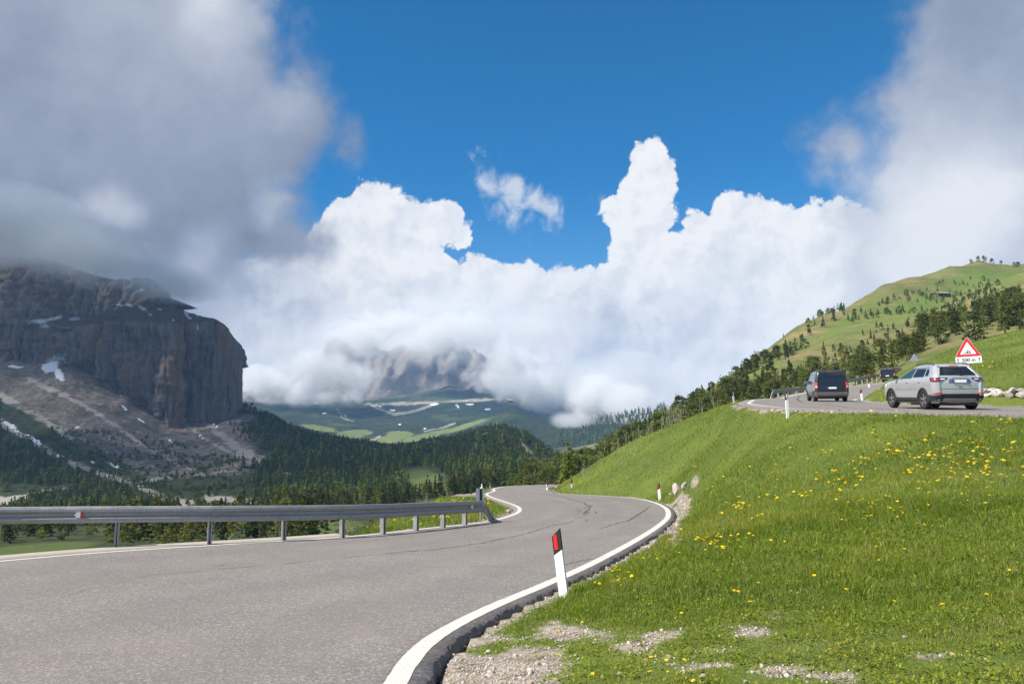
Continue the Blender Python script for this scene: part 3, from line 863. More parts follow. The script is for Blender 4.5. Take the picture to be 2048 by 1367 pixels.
def valley_material():
    m, t = new_mat('valley_slope')
    tc = t.node('ShaderNodeTexCoord'); v = tc.outputs['Object']
    sc, sn, md, hl, gs, tk, fn = (t.attr(a).outputs['Fac'] for a in ('scree', 'snow', 'meadow', 'hill', 'strip', 'track', 'fan'))
    n = t.noise(v, 0.016, 6, 0.6); n2 = t.noise(v, 0.11, 6, 0.68); n3 = t.noise(v, 0.5, 4, 0.7)
    floor = t.mix(t.step(n2, 0.35, 0.65), (0.030, 0.044, 0.022), (0.062, 0.074, 0.034))
    fanc = t.mix(t.step(n2, 0.35, 0.65), (0.135, 0.112, 0.094), (0.235, 0.198, 0.168))
    fanc = t.mix(t.step(n, 0.45, 0.62, 0.0, 0.6), fanc, (0.070, 0.068, 0.044))
    deb = t.voronoi(v, 0.32, 'F1', 0.0, out='Color')
    dsep = t.node('ShaderNodeSeparateColor'); t.put(dsep.inputs[0], deb)
    fanc = t.mix(t.step(t.math('MULTIPLY', dsep.outputs[0], t.step(n2, 0.35, 0.65, 0.6, 1.1)), 0.72, 0.9, 0.0, 0.6), fanc, (0.36, 0.325, 0.29))
    fanc = t.mix(t.step(dsep.outputs[1], 0.8, 0.95, 0.0, 0.5), fanc, (0.060, 0.055, 0.045))
    c = t.mix(t.step(t.math('ADD', fn, t.math('MULTIPLY', t.math('SUBTRACT', n2, 0.5), 0.7)), 0.35, 0.7), floor, fanc)
    # alpine pasture: straw and green
    past = t.mix(t.step(t.noise(t.mapping(v, (1, 1, 2.5)), 0.035, 6, 0.62), 0.36, 0.64), (0.112, 0.130, 0.042), (0.235, 0.190, 0.090))
    past = t.mix(t.step(n3, 0.42, 0.66, 0.0, 0.7), past, (0.085, 0.098, 0.034))
    tr2 = t.noise(t.mapping(v, (1, 1, 9.0)), 0.09, 5, 0.7, 0.8)
    past = t.mix(t.step(tr2, 0.52, 0.66, 0.0, 0.55), past, (0.270, 0.225, 0.125))
    past = t.mix(t.step(n, 0.54, 0.70, 0.0, 0.55), past, (0.085, 0.125, 0.036))
    past = t.mix(t.math('MULTIPLY', gs, t.step(n2, 0.3, 0.6, 0.5, 1.0)), past, (0.110, 0.165, 0.038))
    c = t.mix(hl, c, past)
    c = t.mix(t.step(md, 0.25, 0.6), c, t.mix(n2, (0.055, 0.088, 0.028), (0.105, 0.125, 0.044)))
    e = t.math('MULTIPLY', t.math('SUBTRACT', n2, 0.5), 0.9)
    c = t.mix(t.step(t.math('ADD', t.math('MULTIPLY', sc, t.step(t.noise(v, 0.028, 4, 0.6), 0.36, 0.60, 0.45, 1.0)), t.math('ADD', t.math('MULTIPLY', e, 1.6), t.math('MULTIPLY', t.math('SUBTRACT', n3, 0.5), 0.8))), 0.28, 0.70, 0.0, 0.95), c, t.mix(n3, (0.25, 0.222, 0.196), (0.44, 0.40, 0.365)))
    c = t.mix(t.step(t.math('ADD', tk, e), 0.30, 0.62, 0.0, 0.9), c, (0.23, 0.20, 0.12))
    c = t.mix(t.step(t.math('ADD', sn, t.math('ADD', t.math('MULTIPLY', e, 1.5), t.math('MULTIPLY', t.math('SUBTRACT', n3, 0.5), 0.9))), 0.50, 0.62), c, (0.80, 0.81, 0.84))
    b = principled(t, c, 0.95, 0, 0.05, bump(t, t.math('ADD', n2, t.math('MULTIPLY', n3, 0.4)), 2.2, 0.7))
    t.l.new(b.outputs[0], t.out.inputs[0]); return m
valley = structure(mesh_obj('valley_terrain', fv, grid_faces(len(fx), len(fl)), valley_material(), smooth=True,
    attrs={'scree': ('POINT', scree), 'snow': ('POINT', snow), 'meadow': ('POINT', meadow), 'hill': ('POINT', hill), 'strip': ('POINT', green_strip), 'track': ('POINT', track), 'fan': ('POINT', fan)}))
# ground under everything, out to the horizon
gb = [(-9000,-4000,-60),(9000,-4000,-60),(9000,14000,-60),(-9000,14000,-60)]
structure(mesh_obj('ground', gb, [(0,1,2,3)], simple('distant_ground', (0.06, 0.08, 0.035), 0.95, 0, 0.05, 0.3, 0.01)))

# ================================================================== FAR VALLEY AND CENTRAL MOUNTAIN
FARP = [(100,960,1900),(100,850,3200),(100,780,4300),(100,760,5200),(400,930,1900),(400,850,2800),(400,810,3600),(400,790,4400),(400,790,5200),
 (540,920,1900),(540,850,2700),(540,825,3300),(540,800,3900),(540,790,4300),(540,780,4700),(540,790,5200),
 (620,930,1900),(620,870,2500),(620,840,3000),(620,818,3600),(620,800,4000),(620,770,4300),(640,735,4400),(652,668,4420),(680,662,4450),(712,700,4450),(640,760,5000),(690,700,4800),
 (700,935,1900),(700,900,2300),(700,880,2550),(700,855,2900),(700,825,3500),(700,800,3900),(700,770,4150),(740,730,4300),
 (780,940,1900),(780,905,2250),(780,885,2500),(780,862,2850),(780,835,3300),(780,808,3700),(780,770,4000),(780,730,4200),(780,700,4500),(780,720,5200),
 (860,930,1900),(860,900,2250),(860,872,2600),(860,850,2900),(860,825,3300),(860,800,3700),(860,760,4000),(860,700,4200),(860,672,4400),(860,690,5200),
 (950,975,1800),(950,920,1950),(950,885,2300),(950,858,2600),(950,840,2800),(950,818,3300),(950,798,3700),(950,760,4000),(950,715,4250),(955,700,4450),(960,720,5200),
 (1020,975,1800),(1020,910,1950),(1020,870,2200),(1020,835,2400),(1020,812,2560),(1020,840,2900),(1020,806,3600),(1020,770,4000),(1020,740,4400),(1020,760,5200),
 (1065,860,2150),(1065,835,2400),(1065,830,2520),(1065,860,2900),(1090,810,3700),(1090,785,3900),(1090,770,4300),(1115,850,2300),(1115,848,2450),(1120,870,2900),(1120,840,3700),(1120,810,3900),(1110,800,4300),
 (1160,970,1800),(1160,905,1950),(1160,850,2250),(1160,846,2400),(1160,870,2900),(1180,890,1960),(1220,970,1800),(1220,885,1980),(1250,845,2050),(1250,860,2500),(1200,850,2150),(1300,858,2200),(1300,870,2900),(1300,970,1800),(1300,885,1980),(1200,850,4300),
 (1400,870,2300),(1400,960,1800),(1300,840,4000),(1300,840,4800),(1500,870,2300),(1500,850,4000),(1800,860,2300),(1800,840,4000),(2400,860,2300),(2400,840,4500)]
_p, _v = far_pts(FARP)
_p[:, 1] *= 2.0
far_rbf = RBF(_p, _v, 0.01)
hx = np.concatenate([np.arange(100, 480, 12.0), np.arange(480, 1330, 4.5), np.arange(1330, 2400, 24.0)])
hl_ = np.linspace(math.log(1800), math.log(5200), 250)
HX, HL = np.meshgrid(hx, hl_, indexing='ij')
hpy = far_rbf(np.stack([HX / LS, HL * 2.3], -1))
hv = P(HX, hpy, np.exp(HL)).reshape(-1, 3)
x, y = hv[:, 0], hv[:, 1]
rockf = sstep(3750, 4050, y)
hv[:, 2] += fbm(x/260, y/260, 1.0, 5) * 16 + (np.abs(fbm(x/120, y/300, 2.0, 5)) * 70 - 40) * rockf + fbm(x/60, y/60, 6.0, 3)*4
hpx, hpyv = project(hv)
sunlit_alp = blobs(hpx, hpyv, [(700,868,45,9,-5),(760,882,60,9,-10),(850,872,60,7,-14),(930,852,50,5,-18),(640,856,40,6,10),(800,868,30,8,0),(910,885,16,20,25)]) * (y < 3200)  # far pasture patches, with the sunlit tone put into their colour
bare = blobs(hpx, hpyv, [(820,806,100,5,-2),(950,800,90,4,-3),(660,795,80,4,0),(570,800,40,4,-12)]) * (y > 2900)
bare = np.maximum(bare, line_mask(hpx, hpyv, [(760,872),(745,880),(740,892)], 4, 4) * (y < 3300))
bare = np.maximum(bare, line_mask(hpx, hpyv, [(675,818),(685,835),(705,842)], 3, 2))
bare = np.maximum(bare, line_mask(hpx, hpyv, [(735,805),(765,820),(790,828),(830,822),(870,808)], 4, 4))
bare = np.maximum(bare, line_mask(hpx, hpyv, [(850,862),(885,855),(910,846)], 3, 3))
hsnow = blobs(hpx, hpyv, [(785,820,10,3,10),(870,808,16,3,-10),(915,812,8,4,60),(940,808,12,3,0),(690,830,5,3,60),(830,748,8,2,0),(648,826,7,2,0),(800,848,7,2,0),(975,818,10,2.5,0),(760,812,14,2.5,20),(850,856,6,1.5,-10),(905,850,8,1.5,-12)])
def far_material():
    m, t = new_mat('distant_mountain')
    tc = t.node('ShaderNodeTexCoord'); v = tc.outputs['Object']
    al, ba, sn, rk = (t.attr(a).outputs['Fac'] for a in ('sunlit_alp', 'bare', 'snow', 'rock'))
    n = t.noise(v, 0.0055, 7, 0.62); n2 = t.noise(v, 0.03, 6, 0.7)
    wood = t.mix(t.step(t.noise(v, 0.09, 4, 0.7), 0.38, 0.62), (0.010, 0.018, 0.013), (0.040, 0.056, 0.026))
    grass = t.mix(n2, (0.045, 0.068, 0.028), (0.080, 0.105, 0.036))
    c = t.mix(t.step(t.math('ADD', n, t.math('MULTIPLY', t.math('SUBTRACT', n2, 0.5), 0.35)), 0.34, 0.47), grass, wood)  # forest and grass colours darkened to stand in for cloud shadow
    c = t.mix(t.step(t.math('ADD', al, t.math('MULTIPLY', t.math('SUBTRACT', n2, 0.5), 1.3)), 0.25, 0.5), c, t.mix(n2, (0.105, 0.150, 0.045), (0.190, 0.215, 0.075)))
    e = t.math('MULTIPLY', t.math('SUBTRACT', n2, 0.5), 1.0)
    c = t.mix(t.step(t.math('ADD', ba, t.math('MULTIPLY', e, 2.4)), 0.35, 0.95, 0, 0.8), c, t.mix(n2, (0.22, 0.19, 0.165), (0.46, 0.41, 0.35)))
    rock = t.mix(t.noise(t.mapping(v, (1, 1, 0.35)), 0.02, 7, 0.7), (0.085, 0.080, 0.080), (0.30, 0.265, 0.235))
    c = t.mix(rk, c, rock)
    c = t.mix(t.step(t.math('ADD', sn, t.math('MULTIPLY', e, 2.2)), 0.62, 0.75), c, (0.80, 0.81, 0.84))
    b = principled(t, c, 0.95, 0, 0.05, bump(t, t.noise(v, 0.05, 6, 0.7), 12.0, 0.7))
    t.l.new(b.outputs[0], t.out.inputs[0]); return m
structure(mesh_obj('mountain_terrain', hv, grid_faces(len(hx), len(hl_)), far_material(), smooth=True,
    attrs={'sunlit_alp': ('POINT', sunlit_alp), 'bare': ('POINT', bare), 'snow': ('POINT', hsnow), 'rock': ('POINT', rockf)}))

# ================================================================== THE ROCK WALL ON THE LEFT
# plan curve at the wall foot, then for every station a profile foot -> rim -> ledge -> upper wall
CL = [(-420,700,640,1330),(-200,715,640,1340),(0,722,637,1350),(60,705,636,1355),(120,702,650,1350),(170,715,650,1330),(210,742,640,1315),(260,780,640,1290),(310,845,642,1250),(335,868,643,1235),
      (352,845,645,1260),(380,842,643,1280),(420,846,640,1300),(446,848,644,1320),(464,846,664,1340),(478,838,700,1365),(487,822,735,1400)]
cl = spline(np.array(CL, float), 22)
foot = P(cl[:, 0], cl[:, 1] + 6, cl[:, 3]); rim = P(cl[:, 0], cl[:, 2], cl[:, 3] + 22)
ext = []                                               # the end wall that turns away from the viewer
for k in range(1, 26):
    d = k * 22.0
    ext.append((foot[-1] + np.array([2 - d*0.42, d, 0.02*d]), rim[-1] + np.array([-8 - d*0.46, d, 0.10*d])))
foot = np.vstack([foot, [e[0] for e in ext]]); rim = np.vstack([rim, [e[1] for e in ext]])
foot[:, 2] -= 14
ns = len(foot); nt = 96; nl = 26; nu = 60
tang = np.gradient(foot[:, :2], axis=0); tang /= np.linalg.norm(tang, axis=1, keepdims=True)
ker = np.ones(9)/9
tang = np.stack([np.convolve(np.pad(tang[:, k], 4, mode='edge'), ker, 'valid') for k in (0, 1)], -1)
nrm2 = np.stack([tang[:, 1], -tang[:, 0]], -1)          # towards the viewer
s_len = np.concatenate([[0], np.cumsum(np.linalg.norm(np.diff(foot[:, :2], axis=0), axis=1))])
rows = []
for k in range(nt):
    t = k / (nt - 1)
    p = foot * (1 - t) + rim * t
    bulge = 10 * math.sin(math.pi * t)
    p[:, :2] += nrm2 * bulge * np.concatenate([np.interp(cl[:, 0], [400, 480], [1.0, 0.2]), np.full(len(ext), 0.2)])[:, None]
    rows.append(p)
wall_back = sstep(250, 60, cl[:, 0]); wall_back = np.concatenate([wall_back, np.zeros(len(ext))])
lpx = np.concatenate([cl[:, 0], np.full(len(ext), 497.0)])
isext = np.concatenate([np.zeros(len(cl)), np.ones(len(ext))])
run_max = (75 * wall_back + np.interp(lpx, [200, 330, 420, 470, 497], [240, 240, 150, 60, 26]) * (1 - wall_back)) * (1 - isext) + isext * 26
bx = np.where(isext > 0, -1.0, np.interp(lpx, [200, 400, 497], [-0.15, -0.55, -0.9])); by = np.where(isext > 0, 0.15, np.interp(lpx, [200, 400, 497], [0.98, 0.83, 0.4]))
for k in range(1, nl + 1):                              # ledge / plateau rising behind the rim
    t = k / nl
    p = rim.copy()
    p[:, 0] += bx * run_max * t; p[:, 1] += by * run_max * t
    p[:, 2] += wall_back * 10 * t + (1 - wall_back) * (t ** 0.8) * np.interp(lpx, [190, 260, 330, 400, 440, 480, 497], [85, 88, 80, 40, 24, 16, 10])
    rows.append(p)
base_u = rows[-1].copy()
for k in range(1, nu + 1):                              # upper wall going up into the cloud
    t = k / nu
    p = base_u.copy()
    hgt = np.interp(lpx, [-400, 0, 100, 195], [150, 128, 100, 62]) * sstep(235, 185, lpx) + 2
    p[:, 1] += 60 * t + (1 - sstep(240, 180, lpx)) * 60 * t; p[:, 2] += hgt * t
    rows.append(p)
cv = np.stack(rows, 1)                                   # (ns, rows, 3)
nr = cv.shape[1]
tt = np.concatenate([np.ones(nt), np.linspace(0.9, 0.25, nl), np.ones(nu)])[None, :] * np.ones((ns, 1))
tt[:, :6] *= np.linspace(0.2, 1, 6)[None]
tt *= np.concatenate([np.interp(cl[:, 0], [400, 480], [1.0, 0.18]), np.full(len(ext), 0.15)])[:, None]
S = s_len[:, None] * np.ones((1, nr)); Z = cv[..., 2]
tt[:, nt-10:nt+8] *= 0.5
tt = np.stack([np.convolve(np.pad(r_, 3, mode='edge'), np.ones(7)/7, 'valid') for r_ in tt])
disp = (np.abs(fbm(S/75, Z/420, 1.0, 2)) * 46 + np.abs(fbm(S/28, Z/150, 2.0, 3)) * 22 + fbm(S/9, Z/36, 3.0, 3) * 5.5 + fbm(S/60, Z/14, 4.0, 3) * 4.0 - 22 - 9*np.clip(0.13 - np.abs(fbm(S/34, Z/300, 6.0, 2)), 0, 1)/0.13 - 6*np.clip(0.12 - np.abs(fbm(S/15, Z/120, 9.0, 2)), 0, 1)/0.12) * tt
plate = np.concatenate([np.zeros(nt), np.linspace(0.1, 1, nl), np.full(nu, 0.0)])[None] * np.ones((ns, 1))
cv[..., 0] += nrm2[:, None, 0] * disp; cv[..., 1] += nrm2[:, None, 1] * disp
cv[..., 2] += plate * fbm(cv[..., 0]/40, cv[..., 1]/40, 2.0, 4) * 7
lp_, lq_ = project(cv.reshape(-1, 3))
csnow = blobs(lp_, lq_, [(75,643,26,6,-6),(110,636,20,4,-10),(90,652,10,5,0),(150,637,14,4,-5),(285,616,14,3.5,30),(258,610,10,3,25),(300,628,6,2,20),(373,628,4,9,-35),(380,636,5,3,30),(347,640,3,3,0),(110,725,16,26,60),(240,610,10,2.5,10),(285,580,5,4,0),(320,618,5,2,10),(395,655,2,8,0)])
plat_a = np.concatenate([np.zeros(nt - 2), [0.4, 0.8], np.ones(nl), np.linspace(0.8, 0.0, 6), np.zeros(nu - 6)])[None] * np.ones((ns, 1))
def cliff_material():
    m, t = new_mat('dolomite_rock')
    tc = t.node('ShaderNodeTexCoord'); v = tc.outputs['Object']
    pl, sn = t.attr('plateau').outputs['Fac'], t.attr('snow').outputs['Fac']
    vs = t.mapping(v, (1, 1, 0.16))
    n1 = t.noise(vs, 0.03, 7, 0.62, 0.4); n2 = t.noise(vs, 0.11, 6, 0.7); n3 = t.noise(t.mapping(v, (0.3, 0.3, 2.2)), 0.10, 5, 0.65); n4 = t.noise(v, 0.5, 4, 0.7)
    c = t.mix(t.step(n2, 0.3, 0.7), (0.165, 0.142, 0.126), (0.385, 0.330, 0.288))
    c = t.mix(t.step(n3, 0.35, 0.65, 0.0, 0.35), c, (0.24, 0.23, 0.225))
    o = t.step(t.math('ADD', n1, t.math('MULTIPLY', t.math('SUBTRACT', n4, 0.5), 0.12)), 0.500, 0.595)
    c = t.mix(t.math('MULTIPLY', o, 0.85), c, t.mix(n2, (0.260, 0.155, 0.090), (0.450, 0.285, 0.175)))
    c = t.mix(t.step(t.noise(vs, 0.05, 6, 0.7, 0.2), 0.31, 0.44, 0.85, 0.0), c, (0.042, 0.040, 0.042))
    turf = t.mix(t.step(n4, 0.35, 0.65), (0.090, 0.078, 0.062), (0.150, 0.128, 0.105))
    c = t.mix(t.math('MULTIPLY', pl, t.step(n2, 0.35, 0.6, 0.6, 1.0)), c, turf)
    c = t.mix(t.step(t.math('ADD', sn, t.math('MULTIPLY', t.math('SUBTRACT', n4, 0.5), 2.4)), 0.42, 0.54), c, (0.80, 0.81, 0.84))
    b = principled(t, c, 0.92, 0, 0.1, bump(t, t.math('ADD', t.math('ADD', n2, t.math('MULTIPLY', n3, 0.5)), t.math('MULTIPLY', n4, 0.5)), 9.0, 1.0))
    t.l.new(b.outputs[0], t.out.inputs[0]); return m
structure(mesh_obj('mountain_cliff', cv.reshape(-1, 3), grid_faces(ns, nr), cliff_material(), smooth=True,
    attrs={'plateau': ('POINT', plat_a.ravel()), 'snow': ('POINT', csnow)}))
# ================================================================== TREES
def foliage_material(name, dark, light, trans=0.34):
    m, t = new_mat(name)
    oi = t.node('ShaderNodeObjectInfo')
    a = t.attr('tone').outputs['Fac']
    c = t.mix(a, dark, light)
    hv = t.node('ShaderNodeHueSaturation'); t.put(hv.inputs['Color'], c)
    t.put(hv.inputs['Hue'], t.step(oi.outputs['Random'], 0, 1, 0.485, 0.512, False))
    t.put(hv.inputs['Value'], t.step(oi.outputs['Random'], 0, 1, 0.75, 1.25, False))
    d = t.node('ShaderNodeBsdfDiffuse'); t.l.new(hv.outputs[0], d.inputs[0])
    tr = t.node('ShaderNodeBsdfTranslucent'); t.l.new(hv.outputs[0], tr.inputs[0])
    mx = t.node('ShaderNodeMixShader'); mx.inputs[0].default_value = trans
    t.l.new(d.outputs[0], mx.inputs[1]); t.l.new(tr.outputs[0], mx.inputs[2]); t.l.new(mx.outputs[0], t.out.inputs[0])
    return m
M_LEAF = {'spruce': foliage_material('spruce_needles', (0.040, 0.062, 0.022), (0.098, 0.130, 0.042)),
          'pine': foliage_material('stone_pine_needles', (0.066, 0.090, 0.027), (0.165, 0.192, 0.054)),
          'larch': foliage_material('larch_needles', (0.112, 0.146, 0.028), (0.245, 0.268, 0.058), 0.35)}
M_BARK = simple('bark', (0.115, 0.092, 0.074), 0.95, 0, 0.1, 0.35, 5)
def crown_geometry(kind, n, seed, fat=1.0):
    """unit-height tree; returns quads (n,4,3) and tone (n)"""
    g = np.random.default_rng(seed)
    if kind == 'pine':
        nc = 30
        tcl = g.uniform(0.07, 0.97, nc); ang = g.uniform(0, 2*math.pi, nc)
        prof = lambda t: np.power(np.clip((t-0.0)/0.3, 0, 1), 0.5) * np.power(np.clip((1.03-t)/0.62, 0, 1), 0.62)
        rr = prof(tcl) * 0.27 * fat * g.uniform(0.55, 1.0, nc)
        cc = np.stack([rr*np.cos(ang), rr*np.sin(ang), tcl], -1)
        k = g.integers(0, nc, n)
        off = g.normal(size=(n, 3)) * np.array([0.058, 0.058, 0.042])
        pos = cc[k] + off
        tone = np.clip(0.25 + 0.5*g.random(nc)[k] + g.normal(0, 0.13, n), 0, 1)
        size = 0.062 * g.uniform(0.6, 1.3, n) * math.sqrt(420/n)
        ax = g.normal(size=(n, 3)); ax[:, 2] *= 0.5
    else:
        nb = 46 if kind == 'spruce' else 34
        tb = np.sort(g.uniform(0.06, 0.96, nb) ** 0.9); ab = np.arange(nb) * 2.39996 + g.uniform(-0.5, 0.5, nb)
        R0 = (0.205 if kind == 'spruce' else 0.23) * fat
        lb = R0 * np.power(1.02 - tb, 0.82) * g.uniform(0.62, 1.12, nb)
        k = g.integers(0, nb, n)
        u = np.sqrt(g.random(n))
        r = lb[k] * u
        a = ab[k] + g.normal(0, 0.20, n) / (0.35 + u)
        droop = (0.10 if kind == 'spruce' else 0.03)
        z = tb[k] - droop * u * lb[k] / R0 * 0.8 + g.normal(0, 0.012, n)
        pos = np.stack([r*np.cos(a), r*np.sin(a), z], -1)
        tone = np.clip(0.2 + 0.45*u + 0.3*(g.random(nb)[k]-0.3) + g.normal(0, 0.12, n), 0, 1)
        size = 0.060 * g.uniform(0.55, 1.2, n) * (1.15 - 0.65*z) * math.sqrt(420/n) * (0.85 if kind == 'larch' else 1.0)
        ax = np.stack([np.cos(a), np.sin(a), np.full(n, -0.45 if kind == 'spruce' else -0.05)], -1) + g.normal(0, 0.35, (n, 3))
        top = g.integers(0, n, max(3, n//30)); pos[top] = np.stack([g.normal(0, 0.008, len(top)), g.normal(0, 0.008, len(top)), g.uniform(0.9, 1.0, len(top))], -1); ax[top] = (0, 0, 1)
    ax /= np.linalg.norm(ax, axis=1, keepdims=True)
    b = np.cross(ax, g.normal(size=(n, 3))); b /= np.linalg.norm(b, axis=1, keepdims=True) + 1e-9
    L = size[:, None]*ax; W = 0.62*size[:, None]*b
    q = np.stack([pos - L*0.7 - W*0.5, pos + W*0.25*0 - W - L*0.0, pos + L, pos + W], 1)
    return q, tone
def trunk_geometry(h=0.97, r=0.018, n=6):
    t = np.linspace(0, 2*math.pi, n, endpoint=False)
    zs = [-0.06, 0.1, 0.5, h]; rs = [r*1.2, r, r*0.6, 0.002]
    v = np.array([[rr*math.cos(a), rr*math.sin(a), z] for z, rr in zip(zs, rs) for a in t])
    f = [(i*n+k, i*n+(k+1) % n, (i+1)*n+(k+1) % n, (i+1)*n+k) for i in range(3) for k in range(n)]
    return v, f
TREE_PROTO = {}
def tree_proto(kind, var):
    key = (kind, var)
    if key in TREE_PROTO: return TREE_PROTO[key]
    nm = {'spruce': 'spruce_tree', 'pine': 'stone_pine_tree', 'larch': 'larch_tree'}[kind]
    q, tone = crown_geometry(kind, 1500 if kind == 'pine' else 1300, 100 + var*13 + len(kind), fat=[1.0, 1.25, 0.85][var % 3])
    n = len(q)
    crown = bpy.data.meshes.new('crown')
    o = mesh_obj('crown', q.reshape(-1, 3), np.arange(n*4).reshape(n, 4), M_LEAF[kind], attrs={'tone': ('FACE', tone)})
    v, f = trunk_geometry()
    tr = mesh_obj('trunk', v, f, M_BARK, smooth=True)
    TREE_PROTO[key] = (nm, o, tr, [False])
    return TREE_PROTO[key]
def plant(kind, var, p, h, rz, label, group, wide=1.0):
    nm, crown, trunk, used = tree_proto(kind, var)
    root = thing(nm, label, 'tree', p, rz, group)
    root.scale = (h*wide, h*wide, h)
    for part in (crown, trunk):
        c = part if not used[0] else part.copy()
        if used[0]: COL.objects.link(c)
        c.parent = root
    used[0] = True
    return root

def base_z(px, Y):
    p = val_z(px, Y)
    m = (Y < 134) & (p[..., 0] > -44) & (p[..., 0] < 109)
    if np.any(m):
        zz, _, _ = near_z(p[m][:, :2]); pz = p[m]; pz[:, 2] = np.maximum(pz[:, 2], zz); p[m] = pz
    return p
trees = []          # kind, var, point, height, width factor, zone
def scatter(poly, y0, y1, n, hrange, kinds, zone, power=1.0, gap=None, clump=0.0, wide=(0.9, 1.25), mask=None):
    poly = np.array(poly, float)
    x0, x1 = poly[:, 0].min(), poly[:, 0].max()
    got = 0
    for it in range(40):
        m = n * 6
        px = rng.uniform(x0, x1, m); Y = (y0**(power+1) + (y1**(power+1) - y0**(power+1)) * rng.random(m)) ** (1/(power+1))
        p = base_z(px, Y)
        qx, qy = project(p)
        ok = inside(np.stack([qx, qy], -1), poly)
        if clump: ok &= fbm(p[:, 0]/45, p[:, 1]/45, 12.0, 3) > clump * rng.uniform(-0.6, 1.0, m)
        if mask is not None: ok &= mask(p, qx, qy)
        for i in np.where(ok)[0]:
            if got >= n: return
            k = rng.choice(len(kinds), p=[w for _, w in kinds]); kind = kinds[k][0]
            h = rng.uniform(*hrange) * (1.0 if kind != 'larch' else 1.05)
            if gap and any((t[2][0]-p[i, 0])**2 + (t[2][1]-p[i, 1])**2 < gap*gap for t in trees[-400:]): continue
            if zone == 'belt' and qx[i] > 1470: h *= 0.72
            trees.append((kind, int(rng.integers(0, 3)), p[i].copy(), h, rng.uniform(*wide), zone)); got += 1
        if got >= n: return
B1 = [(1010,985),(1130,992),(1480,835),(1560,800),(1700,785),(1760,765),(1830,725),(1850,690),(1800,700),(1740,722),(1650,742),(1560,775),(1480,800),(1300,868),(1150,945),(1010,972)]
scatter(B1, 108, 300, 265, (4.8, 8.6), [('pine', .55), ('larch', .30), ('spruce', .15)], 'belt', 0.6, 1.8, wide=(1.0, 1.5))
B1b = [(1280,885),(1480,800),(1560,770),(1660,735),(1650,695),(1593,690),(1523,722),(1450,766),(1350,826),(1230,903)]
scatter(B1b, 240, 480, 135, (3.8, 6.6), [('pine', .45), ('larch', .25), ('spruce', .30)], 'belt_far', 1.0, 3, clump=0.35, wide=(0.9, 1.35))
B2 = [(1835,700),(1900,690),(2060,668),(2060,592),(1975,600),(1900,640),(1840,650)]
scatter(B2, 115, 420, 62, (5.0, 8.2), [('pine', .5), ('larch', .28), ('spruce', .22)], 'grove', 0.7, 2.5, wide=(1.0, 1.45))
B3 = [(1480,775),(1523,718),(1560,688),(1593,662),(1640,636),(1695,612),(1700,626),(1650,668),(1590,712),(1540,752)]
scatter(B3, 330, 560, 56, (3.2, 6.4), [('spruce', .55), ('pine', .3), ('larch', .15)], 'skyline', 1.0, 3)
HILL = [(1480,800),(1600,700),(1690,640),(1800,590),(1880,565),(2000,545),(2000,585),(1880,640),(1800,685),(1700,715),(1600,755),(1540,790)]
scatter(HILL, 200, 640, 190, (1.5, 4.4), [('spruce', .6), ('pine', .4)], 'hill', 1.0, 5, clump=0.2)
for px, Y, h in [(1942,690,7),(1956,690,8),(1968,695,9),(1984,700,8),(2002,700,6),(2028,705,8),(2036,705,9)]:
    trees.append(('pine', int(rng.integers(0, 3)), val_z(np.array([px]), np.array([float(Y)]))[0], h*0.62, 1.1, 'summit'))
# left: larches close below the rail and in the meadow
for px, Y, h, k in [(570,205,11.5,'larch'),(548,215,8.5,'larch'),(745,150,7.5,'larch'),(790,160,4.2,'larch'),(705,190,5.0,'larch'),(1018,190,5.6,'larch'),(1032,180,6.6,'larch'),(1058,175,6.4,'pine'),(1080,165,6.2,'larch'),(625,250,8.0,'larch'),(520,260,9,'spruce'),(600,240,7,'larch')]:
    trees.append((k, int(rng.integers(0, 3)), val_z(np.array([px]), np.array([float(Y)]))[0], h, 1.2, 'near_left'))
notmeadow = lambda p, qx, qy: blobs(qx, qy, [(850,962,44,24,15),(870,985,30,10,0),(660,1054,62,13,0),(60,1098,150,12,-5)]) < 0.15
scatter([(-60,1105),(690,1085),(690,1050),(600,1040),(-60,1050)], 130, 330, 210, (5.0, 9.0), [('larch', .5), ('spruce', .4), ('pine', .1)], 'below_rail', 0.4, 2.0, wide=(0.8, 1.1), mask=notmeadow)
def bare(p, qx, qy):
    up = 735 + 0.55*np.clip(qx, 0, 500)
    wob = 60*fbm(p[:, 0]/90, p[:, 1]/90, 9.0, 3)
    thin = sstep(60, 175, qy - up) + sstep(460, 560, qx + wob)
    sc = np.zeros(len(qx))
    for pts, w0, w1 in [([(0,842),(60,880),(130,920),(210,950),(280,970),(330,1000)], 12, 10),([(60,760),(150,800),(230,850),(300,900),(360,930),(420,950)], 8, 4),([(395,830),(430,860),(470,890),(520,920)], 12, 22),([(0,1010),(60,988),(140,978)], 22, 8),
                        ([(250,960),(290,975),(330,1000),(380,1010)], 14, 18),([(415,1000),(510,1004)], 14, 12),([(270,965),(330,955),(400,948),(470,940),(580,922)], 6, 4)]:
        sc = np.maximum(sc, line_mask(qx, qy, pts, w0, w1))
    tr = line_mask(qx, qy, [(1040,885),(1060,905),(1078,928),(1085,945)], 6, 8)
    n = fbm(p[:, 0]/60, p[:, 1]/60, 3.0, 3)
    return (rng.random(len(qx)) < thin * (0.75 + n)) & (sc < 0.3) & (tr < 0.3) & notmeadow(p, qx, qy)
FOR = [(-120,1050),(720,1050),(900,1010),(1140,985),(1150,930),(1100,905),(1075,880),(1020,850),(940,862),(860,885),(800,895),(720,885),(640,870),(560,835),(500,800),(400,820),(-120,740)]
scatter(FOR, 260, 700, 3400, (5.2, 8.8), [('spruce', .72), ('larch', .2), ('pine', .08)], 'valley', 1.0, None, mask=bare, wide=(0.8, 1.1))
